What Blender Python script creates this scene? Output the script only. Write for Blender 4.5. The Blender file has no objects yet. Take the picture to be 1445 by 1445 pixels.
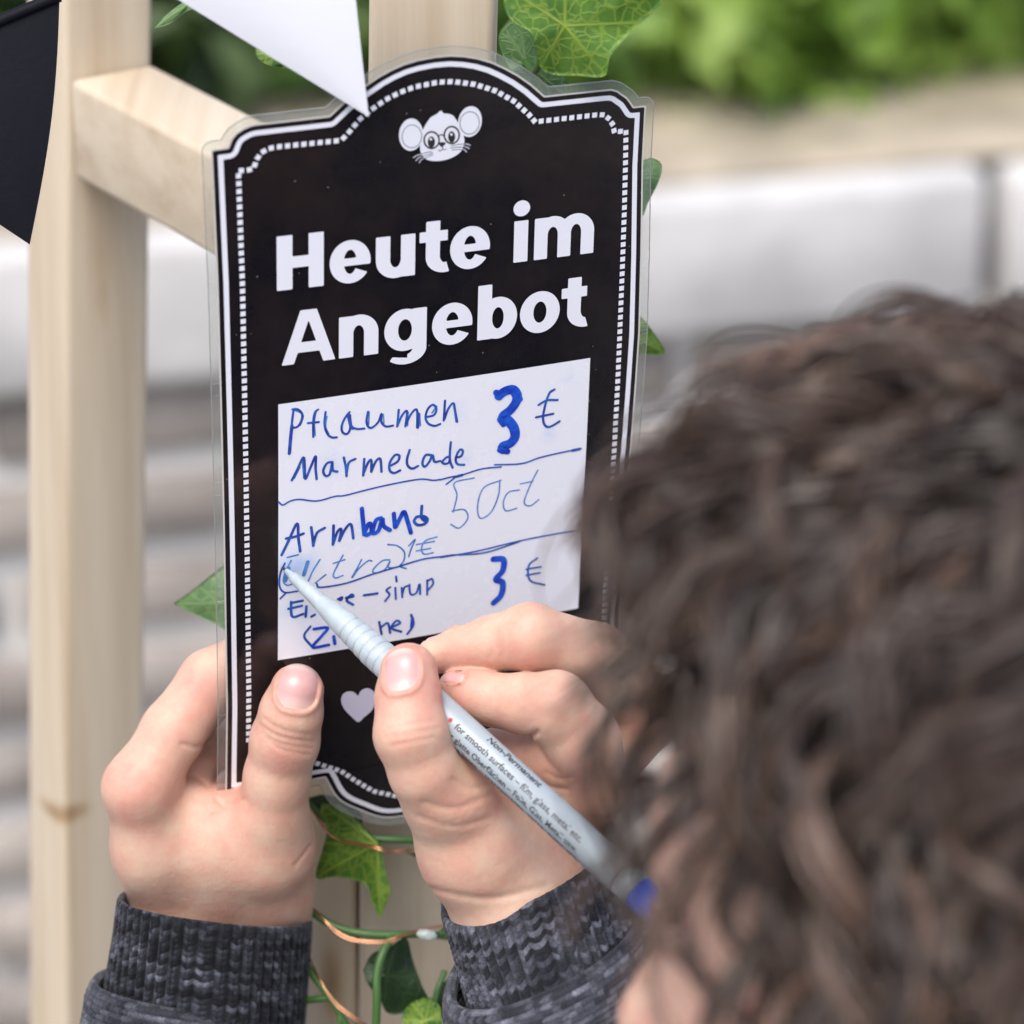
import bpy, bmesh, math, random
import numpy as np
from mathutils import Vector, Matrix
random.seed(7)
rng = np.random.default_rng(7)

# ------------------------------------------------------------------ camera, sky, sun, exposure
scene = bpy.context.scene
PITCH = math.radians(24)
CAM = np.array([0.0, 0.0, 1.316])
RV = np.array([1.0, 0, 0])                                        # camera right
UV = np.array([0, math.sin(PITCH), math.cos(PITCH)])              # camera up
FV = np.array([0, math.cos(PITCH), -math.sin(PITCH)])             # view direction
FPX, CPX = 5220.0, 722.5                                          # focal length and centre, in photo pixels
cd = bpy.data.cameras.new('camera')
cam = bpy.data.objects.new('camera', cd)
scene.collection.objects.link(cam)
cam.location = CAM
cam.rotation_euler = (math.radians(90) - PITCH, 0, 0)
cd.sensor_width = 36.0
cd.lens = 36.0 * FPX / 1445.0
cd.clip_start = 0.02
cd.clip_end = 3000
cd.dof.use_dof = True
cd.dof.focus_distance = 0.884
cd.dof.aperture_fstop = cd.lens / 12.5
scene.camera = cam

world = bpy.data.worlds.new('World')
scene.world = world
world.use_nodes = True
wn = world.node_tree.nodes
sky = wn.new('ShaderNodeTexSky')
sky.sky_type = 'NISHITA'
sky.sun_disc = False
SUN_EL, SUN_AZ = math.radians(62), math.radians(205)              # azimuth clockwise from +y
sky.sun_elevation = SUN_EL
sky.sun_rotation = SUN_AZ
sky.air_density = 1.0
sky.dust_density = 4.0
sky.ozone_density = 1.0
world.node_tree.links.new(sky.outputs[0], wn['Background'].inputs[0])
wn['Background'].inputs[1].default_value = 0.15
sd = bpy.data.lights.new('sun', 'SUN')
sd.energy = 1.05
sd.angle = math.radians(40)
sd.color = (1.0, 0.975, 0.95)
sun = bpy.data.objects.new('sun', sd)
scene.collection.objects.link(sun)
sdir = Vector((math.sin(SUN_AZ) * math.cos(SUN_EL), math.cos(SUN_AZ) * math.cos(SUN_EL), math.sin(SUN_EL)))
sun.rotation_euler = sdir.to_track_quat('Z', 'Y').to_euler()
vs = scene.view_settings
vs.view_transform = 'Standard'
vs.look = 'None'
vs.gamma = 1.0
vs.use_curve_mapping = False
vs.exposure = 0.95

# ------------------------------------------------------------------ helpers: objects and tags
def link(o, parent=None):
    scene.collection.objects.link(o)
    if parent is not None:
        o.parent = parent
    return o
def tag(o, label=None, cat=None, group=None, kind=None):
    if label: o['label'] = label
    if cat: o['category'] = cat
    if group: o['group'] = group
    if kind: o['kind'] = kind
    return o
def empty(name, loc=(0, 0, 0)):
    o = bpy.data.objects.new(name, None)
    o.empty_display_size = 0.02
    o.location = loc
    return link(o)
def mesh_obj(name, verts, faces, mat, parent=None, smooth=False, colors=None, uvs=None):
    """verts in world metres; children of an Empty keep world coordinates through the parent inverse"""
    me = bpy.data.meshes.new(name)
    v = np.asarray(verts, dtype=np.float32)
    if isinstance(faces, np.ndarray) and faces.ndim == 2:            # fast path for big meshes of quads
        nf, k = faces.shape
        me.vertices.add(len(v)); me.vertices.foreach_set('co', v.ravel())
        me.loops.add(nf * k); me.loops.foreach_set('vertex_index', faces.astype(np.int32).ravel())
        me.polygons.add(nf); me.polygons.foreach_set('loop_start', np.arange(0, nf * k, k, dtype=np.int32))
        me.update(calc_edges=True)
    else:
        me.from_pydata(v.tolist(), [], [tuple(int(i) for i in f) for f in faces])
    if smooth:
        me.polygons.foreach_set('use_smooth', np.ones(len(me.polygons), bool))
    if colors is not None:
        ca = me.color_attributes.new('Col', 'FLOAT_COLOR', 'POINT')
        c = np.ones((len(me.vertices), 4), np.float32)
        c[:, :colors.shape[1]] = colors
        ca.data.foreach_set('color', c.ravel())
    if uvs is not None:
        at = me.attributes.new('uvp', 'FLOAT_VECTOR', 'POINT')
        u = np.zeros((len(me.vertices), 3), np.float32)
        u[:, :uvs.shape[1]] = uvs
        at.data.foreach_set('vector', u.ravel())
    me.update()
    if mat is not None:
        me.materials.append(mat)
    o = bpy.data.objects.new(name, me)
    link(o)
    if parent is not None:
        adopt(o, parent)
    return o
def adopt(o, parent):
    """parent o without moving it: things sit at an Empty, parts keep world coordinates"""
    o.parent = parent
    if parent.parent is None:
        o.matrix_parent_inverse = Matrix.LocRotScale(parent.location, parent.rotation_euler, parent.scale).inverted()
    else:
        o.matrix_parent_inverse = Matrix.Identity(4)                # a part already lies at the world origin

class MB:
    """collects simple shapes into one mesh"""
    def __init__(self): self.v, self.f = [], []
    def add(self, v, f):
        n = len(self.v)
        self.v.extend([tuple(p) for p in v]); self.f.extend([tuple(i + n for i in q) for q in f])
    def build(self, name, mat, parent=None, smooth=False):
        return mesh_obj(name, self.v, self.f, mat, parent, smooth)

def tube(pts, rad, sides=8, cap=True):
    pts = np.asarray(pts, float); n = len(pts)
    rad = np.broadcast_to(np.asarray(rad, float), (n,))
    t = np.gradient(pts, axis=0); t /= np.linalg.norm(t, axis=1)[:, None] + 1e-12
    a = np.array([0.3, 0.5, 0.8]); nrm = np.cross(t[0], a); nrm /= np.linalg.norm(nrm)
    V = []
    for i in range(n):
        nrm = nrm - t[i] * (nrm @ t[i]); nrm /= np.linalg.norm(nrm); b = np.cross(t[i], nrm)
        for k in range(sides):
            g = 2 * math.pi * k / sides
            V.append(pts[i] + rad[i] * (math.cos(g) * nrm + math.sin(g) * b))
    F = [(i * sides + k, i * sides + (k + 1) % sides, (i + 1) * sides + (k + 1) % sides, (i + 1) * sides + k) for i in range(n - 1) for k in range(sides)]
    if cap:
        F.append(tuple(range(sides - 1, -1, -1))); F.append(tuple((n - 1) * sides + k for k in range(sides)))
    return V, F
def spline(pts, n=8):
    """Catmull-Rom through pts"""
    P = np.asarray(pts, float)
    if len(P) < 3:
        return np.array([P[0] + (P[-1] - P[0]) * s for s in np.linspace(0, 1, n + 1)])
    Q = np.vstack([2 * P[0] - P[1], P, 2 * P[-1] - P[-2]])
    out = []
    for i in range(1, len(Q) - 2):
        for s in np.linspace(0, 1, n, endpoint=False):
            out.append(0.5 * (2 * Q[i] + (Q[i + 1] - Q[i - 1]) * s + (2 * Q[i - 1] - 5 * Q[i] + 4 * Q[i + 1] - Q[i + 2]) * s ** 2 + (3 * Q[i] - Q[i - 1] - 3 * Q[i + 1] + Q[i + 2]) * s ** 3))
    out.append(P[-1])
    return np.array(out)

# camera-space millimetres (x right, y up, z towards the camera) <-> world metres
def c2w(q):
    q = np.asarray(q, float) / 1000.0
    return CAM + q[..., 0:1] * RV + q[..., 1:2] * UV - q[..., 2:3] * FV
def at_depth(px, py, d):                                           # photo pixel at a camera depth in mm
    return np.array([(px - CPX) / FPX * d, -(py - CPX) / FPX * d, -d])
def PW(px, py, d): return c2w(at_depth(px, py, d))

# the sign's plane
def rodr(v):
    t = np.linalg.norm(v); k = v / t
    K = np.array([[0, -k[2], k[1]], [k[2], 0, -k[0]], [-k[1], k[0], 0]])
    return np.eye(3) + math.sin(t) * K + (1 - math.cos(t)) * K @ K
SR = rodr(np.array([0.514, 0.367, 0.065])); ST = np.array([-19.13, 0.48, -900.0])
SN = SR[:, 2]
def sdepth(px, py):
    d = np.array([(px - CPX) / FPX, -(py - CPX) / FPX, -1.0])
    return (SN @ ST) / (SN @ d)
def S(px, py):                                                     # pixel -> sign millimetres
    q = at_depth(px, py, sdepth(px, py)) - ST
    return np.array([SR[:, 0] @ q, SR[:, 1] @ q])
def bend(x, y):                                                    # the laminate is not quite flat
    return -0.0006 * x * x * 0.35 + 0.5 * np.sin(y * 0.03 + 1.0)
def s2w(x, y, h=0.0):                                              # sign millimetres (h above its face) -> world
    x = np.asarray(x, float); y = np.asarray(y, float)
    q = ST + x[..., None] * SR[:, 0] + y[..., None] * SR[:, 1] + (np.asarray(h) + bend(x, y))[..., None] * SN
    return c2w(q)
def HP(px, py, w):                                                 # pixel, w mm nearer to the camera than the sign plane
    return at_depth(px, py, sdepth(px, py) - w)

# ------------------------------------------------------------------ helpers: materials
def new_mat(name):
    m = bpy.data.materials.new(name); m.use_nodes = True
    nt = m.node_tree
    return m, nt, nt.nodes, nt.links, nt.nodes['Principled BSDF']
def setp(b, **k):
    for n, v in k.items():
        b.inputs[n.replace('_', ' ')].default_value = v
def plain(name, col, rough=0.5, bump=0.0, bscale=400.0, var=0.0, vscale=60.0, **k):
    m, nt, N, L, b = new_mat(name)
    setp(b, Base_Color=(*col, 1), Roughness=rough)
    for n, v in k.items(): b.inputs[n.replace('_', ' ')].default_value = v
    if var:
        tc = N.new('ShaderNodeTexCoord'); no = N.new('ShaderNodeTexNoise')
        no.inputs['Scale'].default_value = vscale; no.inputs['Detail'].default_value = 6
        L.new(tc.outputs['Object'], no.inputs['Vector'])
        mr = N.new('ShaderNodeMapRange'); mr.inputs[1].default_value = 0.3; mr.inputs[2].default_value = 0.7
        mr.inputs[3].default_value = 1 - var; mr.inputs[4].default_value = 1 + var
        L.new(no.outputs['Fac'], mr.inputs[0])
        mx = N.new('ShaderNodeMix'); mx.data_type = 'RGBA'; mx.blend_type = 'MULTIPLY'; mx.inputs[0].default_value = 1
        mx.inputs[6].default_value = (*col, 1); L.new(mr.outputs[0], mx.inputs[7]); L.new(mx.outputs[2], b.inputs['Base Color'])
    if bump:
        tc = N.new('ShaderNodeTexCoord'); no = N.new('ShaderNodeTexNoise')
        no.inputs['Scale'].default_value = bscale; no.inputs['Detail'].default_value = 4
        L.new(tc.outputs['Object'], no.inputs['Vector'])
        bp = N.new('ShaderNodeBump'); bp.inputs['Strength'].default_value = bump; bp.inputs['Distance'].default_value = 0.001
        L.new(no.outputs['Fac'], bp.inputs['Height']); L.new(bp.outputs['Normal'], b.inputs['Normal'])
    return m
def ramp(N, stops):
    r = N.new('ShaderNodeValToRGB'); e = r.color_ramp.elements
    while len(e) < len(stops): e.new(0.5)
    for i, (p, c) in enumerate(stops): e[i].position = p; e[i].color = (*c, 1)
    return r
def wood_mat(name, axis=2, scale=1.0, hue=(1, 1, 1), knots=()):
    m, nt, N, L, b = new_mat(name)
    tc = N.new('ShaderNodeTexCoord')
    mp = N.new('ShaderNodeMapping'); s = [95 * scale] * 3; s[axis] = 3.2 * scale; mp.inputs['Scale'].default_value = s
    L.new(tc.outputs['Object'], mp.inputs['Vector'])
    n1 = N.new('ShaderNodeTexNoise'); n1.inputs['Scale'].default_value = 1.0; n1.inputs['Detail'].default_value = 7; n1.inputs['Roughness'].default_value = 0.62
    L.new(mp.outputs[0], n1.inputs['Vector'])
    c = lambda r, g, bl: (r * hue[0], g * hue[1], bl * hue[2])
    r = ramp(N, [(0.25, c(.40, .31, .205)), (0.42, c(.51, .42, .305)), (0.6, c(.575, .495, .375)), (0.8, c(.525, .435, .32))])
    L.new(n1.outputs['Fac'], r.inputs[0])
    mp2 = N.new('ShaderNodeMapping'); s = [16.0] * 3; s[axis] = 5; mp2.inputs['Scale'].default_value = s
    L.new(tc.outputs['Object'], mp2.inputs['Vector'])
    vo = N.new('ShaderNodeTexVoronoi'); vo.inputs['Scale'].default_value = 1.0; L.new(mp2.outputs[0], vo.inputs['Vector'])
    kr = ramp(N, [(0.0, (.25, .15, .08)), (0.07, (.45, .32, .2)), (0.13, (1, 1, 1))])
    L.new(vo.outputs['Distance'], kr.inputs[0])
    mx = N.new('ShaderNodeMix'); mx.data_type = 'RGBA'; mx.blend_type = 'MULTIPLY'; mx.inputs[0].default_value = 0.8
    L.new(r.outputs[0], mx.inputs[6]); L.new(kr.outputs[0], mx.inputs[7])
    cur = mx.outputs[2]
    for p, rx, rz in knots:                                         # single knots at known places
        sb = N.new('ShaderNodeVectorMath'); sb.operation = 'SUBTRACT'; L.new(tc.outputs['Object'], sb.inputs[0]); sb.inputs[1].default_value = p
        ml = N.new('ShaderNodeVectorMath'); ml.operation = 'MULTIPLY'; L.new(sb.outputs[0], ml.inputs[0]); ml.inputs[1].default_value = (1 / (3 * rx), 1 / (.02), 1 / (2 * rz))
        ln_ = N.new('ShaderNodeVectorMath'); ln_.operation = 'LENGTH'; L.new(ml.outputs[0], ln_.inputs[0])
        k2 = ramp(N, [(0.0, (.45, .33, .22)), (.35, (.66, .55, .43)), (.75, (.92, .88, .82)), (1.0, (1, 1, 1))]); L.new(ln_.outputs['Value'], k2.inputs[0])
        m2 = N.new('ShaderNodeMix'); m2.data_type = 'RGBA'; m2.blend_type = 'MULTIPLY'; m2.inputs[0].default_value = .9; L.new(cur, m2.inputs[6]); L.new(k2.outputs[0], m2.inputs[7]); cur = m2.outputs[2]
    L.new(cur, b.inputs['Base Color'])
    setp(b, Roughness=0.62)
    bp = N.new('ShaderNodeBump'); bp.inputs['Strength'].default_value = 0.25; bp.inputs['Distance'].default_value = 0.0006
    L.new(n1.outputs['Fac'], bp.inputs['Height']); L.new(bp.outputs['Normal'], b.inputs['Normal'])
    return m

# ------------------------------------------------------------------ helpers: 2-D implicit shapes -> flat mesh, 3-D implicit -> mesh
def fill2d(fn, x0, x1, y0, y1, h):
    """polygons of fn < 0 on a grid of step h: full cells merged along rows, border cells clipped"""
    nx, ny = int((x1 - x0) / h) + 2, int((y1 - y0) / h) + 2
    xs = x0 + h * np.arange(nx); ys = y0 + h * np.arange(ny)
    X, Y = np.meshgrid(xs, ys); F = fn(X, Y)
    V, P, ids = [], [], {}
    def vid(x, y):
        k = (round(x, 4), round(y, 4))
        if k not in ids: ids[k] = len(V); V.append(k)
        return ids[k]
    ins = F < 0
    cnt = ins[:-1, :-1].astype(int) + ins[1:, :-1] + ins[:-1, 1:] + ins[1:, 1:]
    for j in range(ny - 1):
        row = cnt[j]
        if not row.any(): continue
        i = 0
        while i < nx - 1:
            if row[i] == 4:
                k = i
                while k + 1 < nx - 1 and row[k + 1] == 4: k += 1
                P.append([vid(xs[i], ys[j]), vid(xs[k + 1], ys[j]), vid(xs[k + 1], ys[j + 1]), vid(xs[i], ys[j + 1])])
                i = k + 1; continue
            if row[i] > 0:
                cs = [(j, i), (j, i + 1), (j + 1, i + 1), (j + 1, i)]
                poly = []
                for a in range(4):
                    (ja, ia), (jb, ib) = cs[a], cs[(a + 1) % 4]
                    fa, fb = F[ja, ia], F[jb, ib]
                    if fa < 0: poly.append(vid(xs[ia], ys[ja]))
                    if (fa < 0) != (fb < 0):
                        t = fa / (fa - fb)
                        poly.append(vid(xs[ia] + (xs[ib] - xs[ia]) * t, ys[ja] + (ys[jb] - ys[ja]) * t))
                poly = [p for n, p in enumerate(poly) if p != poly[n - 1]]
                if len(poly) > 2: P.append(poly)
            i += 1
    return np.array(V).reshape(-1, 2), P

def surface_nets(fn, lo, hi, h, block=8):
    lo = np.asarray(lo, float); hi = np.asarray(hi, float)
    n = np.ceil((hi - lo) / h / block).astype(int) * block + 1
    nb = (n - 1) // block
    cx = [lo[a] + h * block * (np.arange(nb[a]) + 0.5) for a in range(3)]
    C = np.stack(np.meshgrid(*cx, indexing='ij'), -1).reshape(-1, 3)
    fc = fn(C).reshape(nb)
    F = np.repeat(np.repeat(np.repeat(fc, block, 0), block, 1), block, 2)
    F = np.pad(F, ((0, 1),) * 3, mode='edge').astype(np.float32)
    act = np.argwhere(np.abs(fc) < h * block * 1.25)
    o = np.stack(np.meshgrid(*[np.arange(block + 1)] * 3, indexing='ij'), -1).reshape(-1, 3)
    for s in range(0, len(act), 400):
        idx = (act[s:s + 400, None, :] * block + o[None]).reshape(-1, 3)
        F[idx[:, 0], idx[:, 1], idx[:, 2]] = fn((lo + idx * h).astype(np.float32))
    I = F < 0
    acc = np.zeros(tuple(n - 1) + (3,), np.float32); cntr = np.zeros(tuple(n - 1), np.int16)
    quads = []
    cell = np.full(tuple(n - 1), -1, np.int64)
    edges = []
    for a in range(3):
        sl0 = [slice(None)] * 3; sl1 = [slice(None)] * 3
        sl0[a] = slice(0, -1); sl1[a] = slice(1, None)
        f0, f1 = F[tuple(sl0)], F[tuple(sl1)]
        e = np.argwhere((f0 < 0) != (f1 < 0))
        v0 = f0[e[:, 0], e[:, 1], e[:, 2]]; v1 = f1[e[:, 0], e[:, 1], e[:, 2]]
        p = e.astype(np.float32); p[:, a] += v0 / (v0 - v1)
        b, c = (a + 1) % 3, (a + 2) % 3
        edges.append((a, b, c, e, v0 < 0))
        for db in (0, -1):
            for dc in (0, -1):
                q = e.copy(); q[:, b] += db; q[:, c] += dc
                ok = ((q >= 0) & (q < np.array(n) - 1)).all(1)
                np.add.at(acc, tuple(q[ok].T), p[ok]); np.add.at(cntr, tuple(q[ok].T), 1)
    m = cntr > 0
    cell[m] = np.arange(m.sum())
    V = lo + h * (acc[m] / cntr[m][:, None])
    for a, b, c, e, neg in edges:
        ok = (e[:, b] > 0) & (e[:, c] > 0) & (e[:, b] < n[b] - 1) & (e[:, c] < n[c] - 1)
        e, ng = e[ok], neg[ok]
        ids = []
        for db, dc in ((-1, -1), (0, -1), (0, 0), (-1, 0)):
            q = e.copy(); q[:, b] += db; q[:, c] += dc
            ids.append(cell[tuple(q.T)])
        Q = np.stack(ids, 1); Q[~ng] = Q[~ng][:, ::-1]
        quads.append(Q)
    return V, np.concatenate(quads)

def smin(a, b, k):
    h = np.clip(0.5 + 0.5 * (b - a) / k, 0, 1)
    return b + (a - b) * h - k * h * (1 - h)
def rcone(P, a, b, ra, rb):
    ab = b - a; q0, q1, q2 = P[:, 0] - a[0], P[:, 1] - a[1], P[:, 2] - a[2]
    t = np.clip((q0 * ab[0] + q1 * ab[1] + q2 * ab[2]) / (ab @ ab), 0, 1)
    q0 = q0 - t * ab[0]; q1 = q1 - t * ab[1]; q2 = q2 - t * ab[2]
    return np.sqrt(q0 * q0 + q1 * q1 + q2 * q2) - (ra + (rb - ra) * t)
def ellip(P, c, axes, R=None):
    q = P - c
    if R is not None: q = q @ R
    q = q / np.asarray(axes, float)
    k = np.sqrt((q * q).sum(1))
    return (k - 1) * min(axes)
# ------------------------------------------------------------------ setting: ground, retaining wall, planting bed, shrubs
def box_verts(c, ax, ay, az):
    c, ax, ay, az = map(lambda q: np.asarray(q, float), (c, ax, ay, az))
    return [c + sx * ax + sy * ay + sz * az for sx, sy, sz in ((-1,-1,-1),(1,-1,-1),(1,1,-1),(-1,1,-1),(-1,-1,1),(1,-1,1),(1,1,1),(-1,1,1))]
BOXF = [(0,3,2,1),(4,5,6,7),(0,1,5,4),(1,2,6,5),(2,3,7,6),(3,0,4,7)]
def bevel_box(name, p0, ex, ey, ez, mat, parent=None, bev=0.003, seg=2, jitter=0.0, cuts=0):
    """box spanned from corner p0 by edge vectors, with rounded edges"""
    bm = bmesh.new()
    p0, ex, ey, ez = map(lambda q: np.asarray(q, float), (p0, ex, ey, ez))
    vs_ = [bm.verts.new(p) for p in box_verts(p0 + (ex + ey + ez) / 2, ex / 2, ey / 2, ez / 2)]
    for f in BOXF: bm.faces.new([vs_[i] for i in f])
    bmesh.ops.recalc_face_normals(bm, faces=bm.faces)
    if cuts:
        bmesh.ops.subdivide_edges(bm, edges=bm.edges[:], cuts=cuts, use_grid_fill=True)
        for v in bm.verts: v.co += Vector(rng.normal(0, jitter, 3))
    else:
        for v in bm.verts: v.co += Vector(rng.normal(0, jitter, 3)) if jitter else Vector((0, 0, 0))
        bmesh.ops.bevel(bm, geom=bm.edges[:], offset=bev, segments=seg, profile=0.5, affect='EDGES', clamp_overlap=True)
    me = bpy.data.meshes.new(name); bm.to_mesh(me); bm.free()
    me.polygons.foreach_set('use_smooth', np.ones(len(me.polygons), bool))
    me.materials.append(mat)
    o = bpy.data.objects.new(name, me); link(o)
    if parent is not None: adopt(o, parent)
    return o

M_ground = plain('gravel_ground', (.20, .18, .155), .9, bump=.8, bscale=150, var=.25, vscale=30)
M_soil = plain('bark_soil', (.20, .125, .075), .95, bump=1.0, bscale=90, var=.5, vscale=25)
M_slab = plain('wall_slab', (.31, .275, .245), .85, bump=.8, bscale=120, var=.35, vscale=12)
M_mortar = plain('pale_mortar', (.54, .52, .49), .9, bump=.6, bscale=200, var=.1, vscale=20)
M_cap = plain('white_capstone', (.50, .49, .475), .75, bump=.8, bscale=60, var=.22, vscale=14)
M_ledge = plain('weathered_ledge', (.33, .285, .215), .9, bump=.8, bscale=90, var=.28, vscale=16)

g = mesh_obj('ground', [(-400, -400, 0), (400, -400, 0), (400, 400, 0), (-400, 400, 0)], [(0, 1, 2, 3)], M_ground)
tag(g, 'beige gravel ground around the wooden stand', kind='structure')

PHI = math.radians(14)
WT = np.array([math.cos(PHI), math.sin(PHI), 0]); WNB = np.array([-math.sin(PHI), math.cos(PHI), 0])   # along the wall, into the wall
W0 = np.array([0.0, 2.02, 0.0]); ZB, ZT = 0.527, 0.612
wall = empty('retaining_wall', W0)
tag(wall, 'low retaining wall of grey slabs with pale joints under white capstones', 'wall')
Z = np.array([0, 0, 1.0])
bevel_box('mortar_core', W0 - 2.2 * WT + 0.006 * WNB, 4.4 * WT, .20 * WNB, (ZB - .001) * Z, M_mortar, wall, bev=.002, seg=1)
z, course = -0.012, 0.0545
row = 0
while z + .036 < ZB:
    x = -1.3 - 0.17 * (row % 3)
    while x < 1.5:
        ln = random.uniform(.26, .46)
        top = min(z + course - .018, ZB - .006)
        bevel_box('slab', W0 + (x + .006) * WT + (-.004 + random.uniform(-.004, .002)) * WNB + max(z, 0.001) * Z, (ln - .014) * WT, .06 * WNB, (top - max(z, .001)) * Z, M_slab, wall, bev=.005, seg=1, jitter=.0012)
        x += ln
    z += course; row += 1
# capstones: the open joint between two of them shows above the head
xj = 0.290
for k in range(-3, 3):
    bevel_box('capstone', W0 + (xj + .72 * k + .008) * WT - .022 * WNB + ZB * Z, .704 * WT, .17 * WNB, (ZT - ZB) * Z, M_cap, wall, bev=.008, seg=2, jitter=.0015)
bevel_box('ledge', W0 - 2.16 * WT + .149 * WNB + (ZT - .05) * Z, 4.3 * WT, .20 * WNB, .051 * Z, M_ledge, wall, bev=.006, seg=2)
bevel_box('weathered_top', W0 - 2.16 * WT + .0 * WNB + (ZT + .001) * Z, 4.3 * WT, .148 * WNB, .006 * Z, M_ledge, wall, bev=.002, seg=1)
# planting bed: rolling soil behind the wall
bx, by = np.meshgrid(np.linspace(-40, 40, 90), np.r_[np.linspace(.30, 3, 30), np.linspace(3.4, 60, 30)])
bz = .585 + .02 * np.sin(bx * 7 + by * 5) + .02 * np.sin(bx * 3.1 - by * 9) + np.clip(by - .5, 0, 60) * .02
Vb = (W0 + bx[..., None] * WT + by[..., None] * WNB); Vb[..., 2] = bz
nr, nc = bx.shape
Vb[0, :, 2] = 0.56
Fb = [(i * nc + j, i * nc + j + 1, (i + 1) * nc + j + 1, (i + 1) * nc + j) for i in range(nr - 1) for j in range(nc - 1)]
tag(mesh_obj('planting_bed', Vb.reshape(-1, 3), Fb, M_soil, smooth=True), 'brown bark soil of the raised bed behind the wall', kind='structure')

def leaf_mat(name, c1, c2, transl=.3):
    m, nt, N, L, b = new_mat(name)
    oi = N.new('ShaderNodeTexCoord'); no = N.new('ShaderNodeTexNoise'); no.inputs['Scale'].default_value = 14
    L.new(oi.outputs['Object'], no.inputs['Vector'])
    r = ramp(N, [(.35, c1), (.65, c2)]); L.new(no.outputs['Fac'], r.inputs[0]); L.new(r.outputs[0], b.inputs['Base Color'])
    setp(b, Roughness=.5)
    tr = N.new('ShaderNodeBsdfTranslucent'); L.new(r.outputs[0], tr.inputs[0])
    mx = N.new('ShaderNodeMixShader'); mx.inputs[0].default_value = transl
    L.new(b.outputs[0], mx.inputs[1]); L.new(tr.outputs[0], mx.inputs[2]); L.new(mx.outputs[0], N['Material Output'].inputs[0])
    return m
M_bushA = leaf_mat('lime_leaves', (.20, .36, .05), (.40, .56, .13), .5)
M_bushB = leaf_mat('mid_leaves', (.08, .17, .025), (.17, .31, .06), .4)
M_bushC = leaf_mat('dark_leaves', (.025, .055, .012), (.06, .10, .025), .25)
M_twig = plain('twig_bark', (.09, .06, .04), .9, var=.3)
def shrub(name, label, cx, cy, rx, ry, rz, mat, nleaf, size, seed):
    r = np.random.default_rng(seed)
    base = W0 + cx * WT + cy * WNB; base[2] = .585 + max(0, cy - .5) * .02
    e = empty(name, base); tag(e, label, 'shrub', 'shrubs behind the wall')
    mb = MB()
    for k in range(9):
        d = r.normal(0, 1, 3); d[2] = abs(d[2]) + .6; d /= np.linalg.norm(d)
        tip = base + d * np.array([rx, ry, rz * 1.2]) * .85
        mid = base + (tip - base) * .5 + r.normal(0, .02, 3)
        v, f = tube([base - .02 * Z, mid, tip], [.006, .004, .0015], 5); mb.add(v, f)
    mb.build('stems', M_twig, e)
    ncl = max(8, nleaf // 60)
    cl = r.normal(0, 1, (ncl, 3)); cl /= np.linalg.norm(cl, axis=1)[:, None]; cl *= r.uniform(.35, 1, (ncl, 1)) ** .5
    cl[:, 2] = cl[:, 2] * .5 + .5
    P = cl[r.integers(0, ncl, nleaf)] * np.array([rx, ry, rz * 1.5]) + r.normal(0, .035, (nleaf, 3))
    P[:, 2] = np.abs(P[:, 2]) + .01; P = P + base
    n = r.normal(0, 1, (nleaf, 3)) + np.array([0, -.3, .8]); n /= np.linalg.norm(n, axis=1)[:, None]
    t = np.cross(n, r.normal(0, 1, (nleaf, 3))); t /= np.linalg.norm(t, axis=1)[:, None]; b = np.cross(n, t)
    s = size * r.uniform(.6, 1.3, (nleaf, 1))
    quad = [P - t * s, P - t * s * .1 - b * s * .45, P + t * s, P - t * s * .1 + b * s * .45]
    V = np.stack(quad, 1); V[:, 1] += n * s * .12; V[:, 3] += n * s * .12
    F = np.arange(nleaf * 4).reshape(-1, 4)
    mesh_obj('foliage', V.reshape(-1, 3), F, mat, e)
    return e
shrub('leafy_shrub', 'bright lime green shrub hanging over the wall ledge beside a dark gap', .215, .24, .12, .13, .16, M_bushA, 2000, .026, 1)
shrub('leafy_shrub', 'bright green shrub overhanging the wall above the open capstone joint', .45, .235, .13, .13, .15, M_bushA, 2000, .026, 2)
shrub('leafy_shrub', 'mid green low shrub right behind the laminated sign', .055, .25, .055, .09, .12, M_bushB, 700, .022, 3)
shrub('leafy_shrub', 'bushy mid green shrub rising behind the lime green ones', .33, .56, .24, .14, .22, M_bushB, 1800, .026, 4)
shrub('leafy_shrub', 'dark evergreen shrub behind the white pennant', -.20, .28, .075, .10, .16, M_bushC, 1500, .026, 5)
shrub('leafy_shrub', 'dark olive low shrub beside bare brown soil', -.10, .30, .035, .05, .06, M_bushB, 500, .02, 6)
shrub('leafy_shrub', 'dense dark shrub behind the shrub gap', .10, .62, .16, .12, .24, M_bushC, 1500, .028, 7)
shrub('leafy_shrub', 'leafy green shrub behind the black pennant', -.42, .30, .14, .13, .16, M_bushB, 1200, .025, 8)
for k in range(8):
    shrub('leafy_shrub', 'tall dark background shrub in the hedge row behind the bed', -1.5 + .42 * k, 1.9 + .4 * math.sin(k * 2.3), .35, .3, .5, M_bushC if k % 3 else M_bushB, 900, .05, 20 + k)

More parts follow.
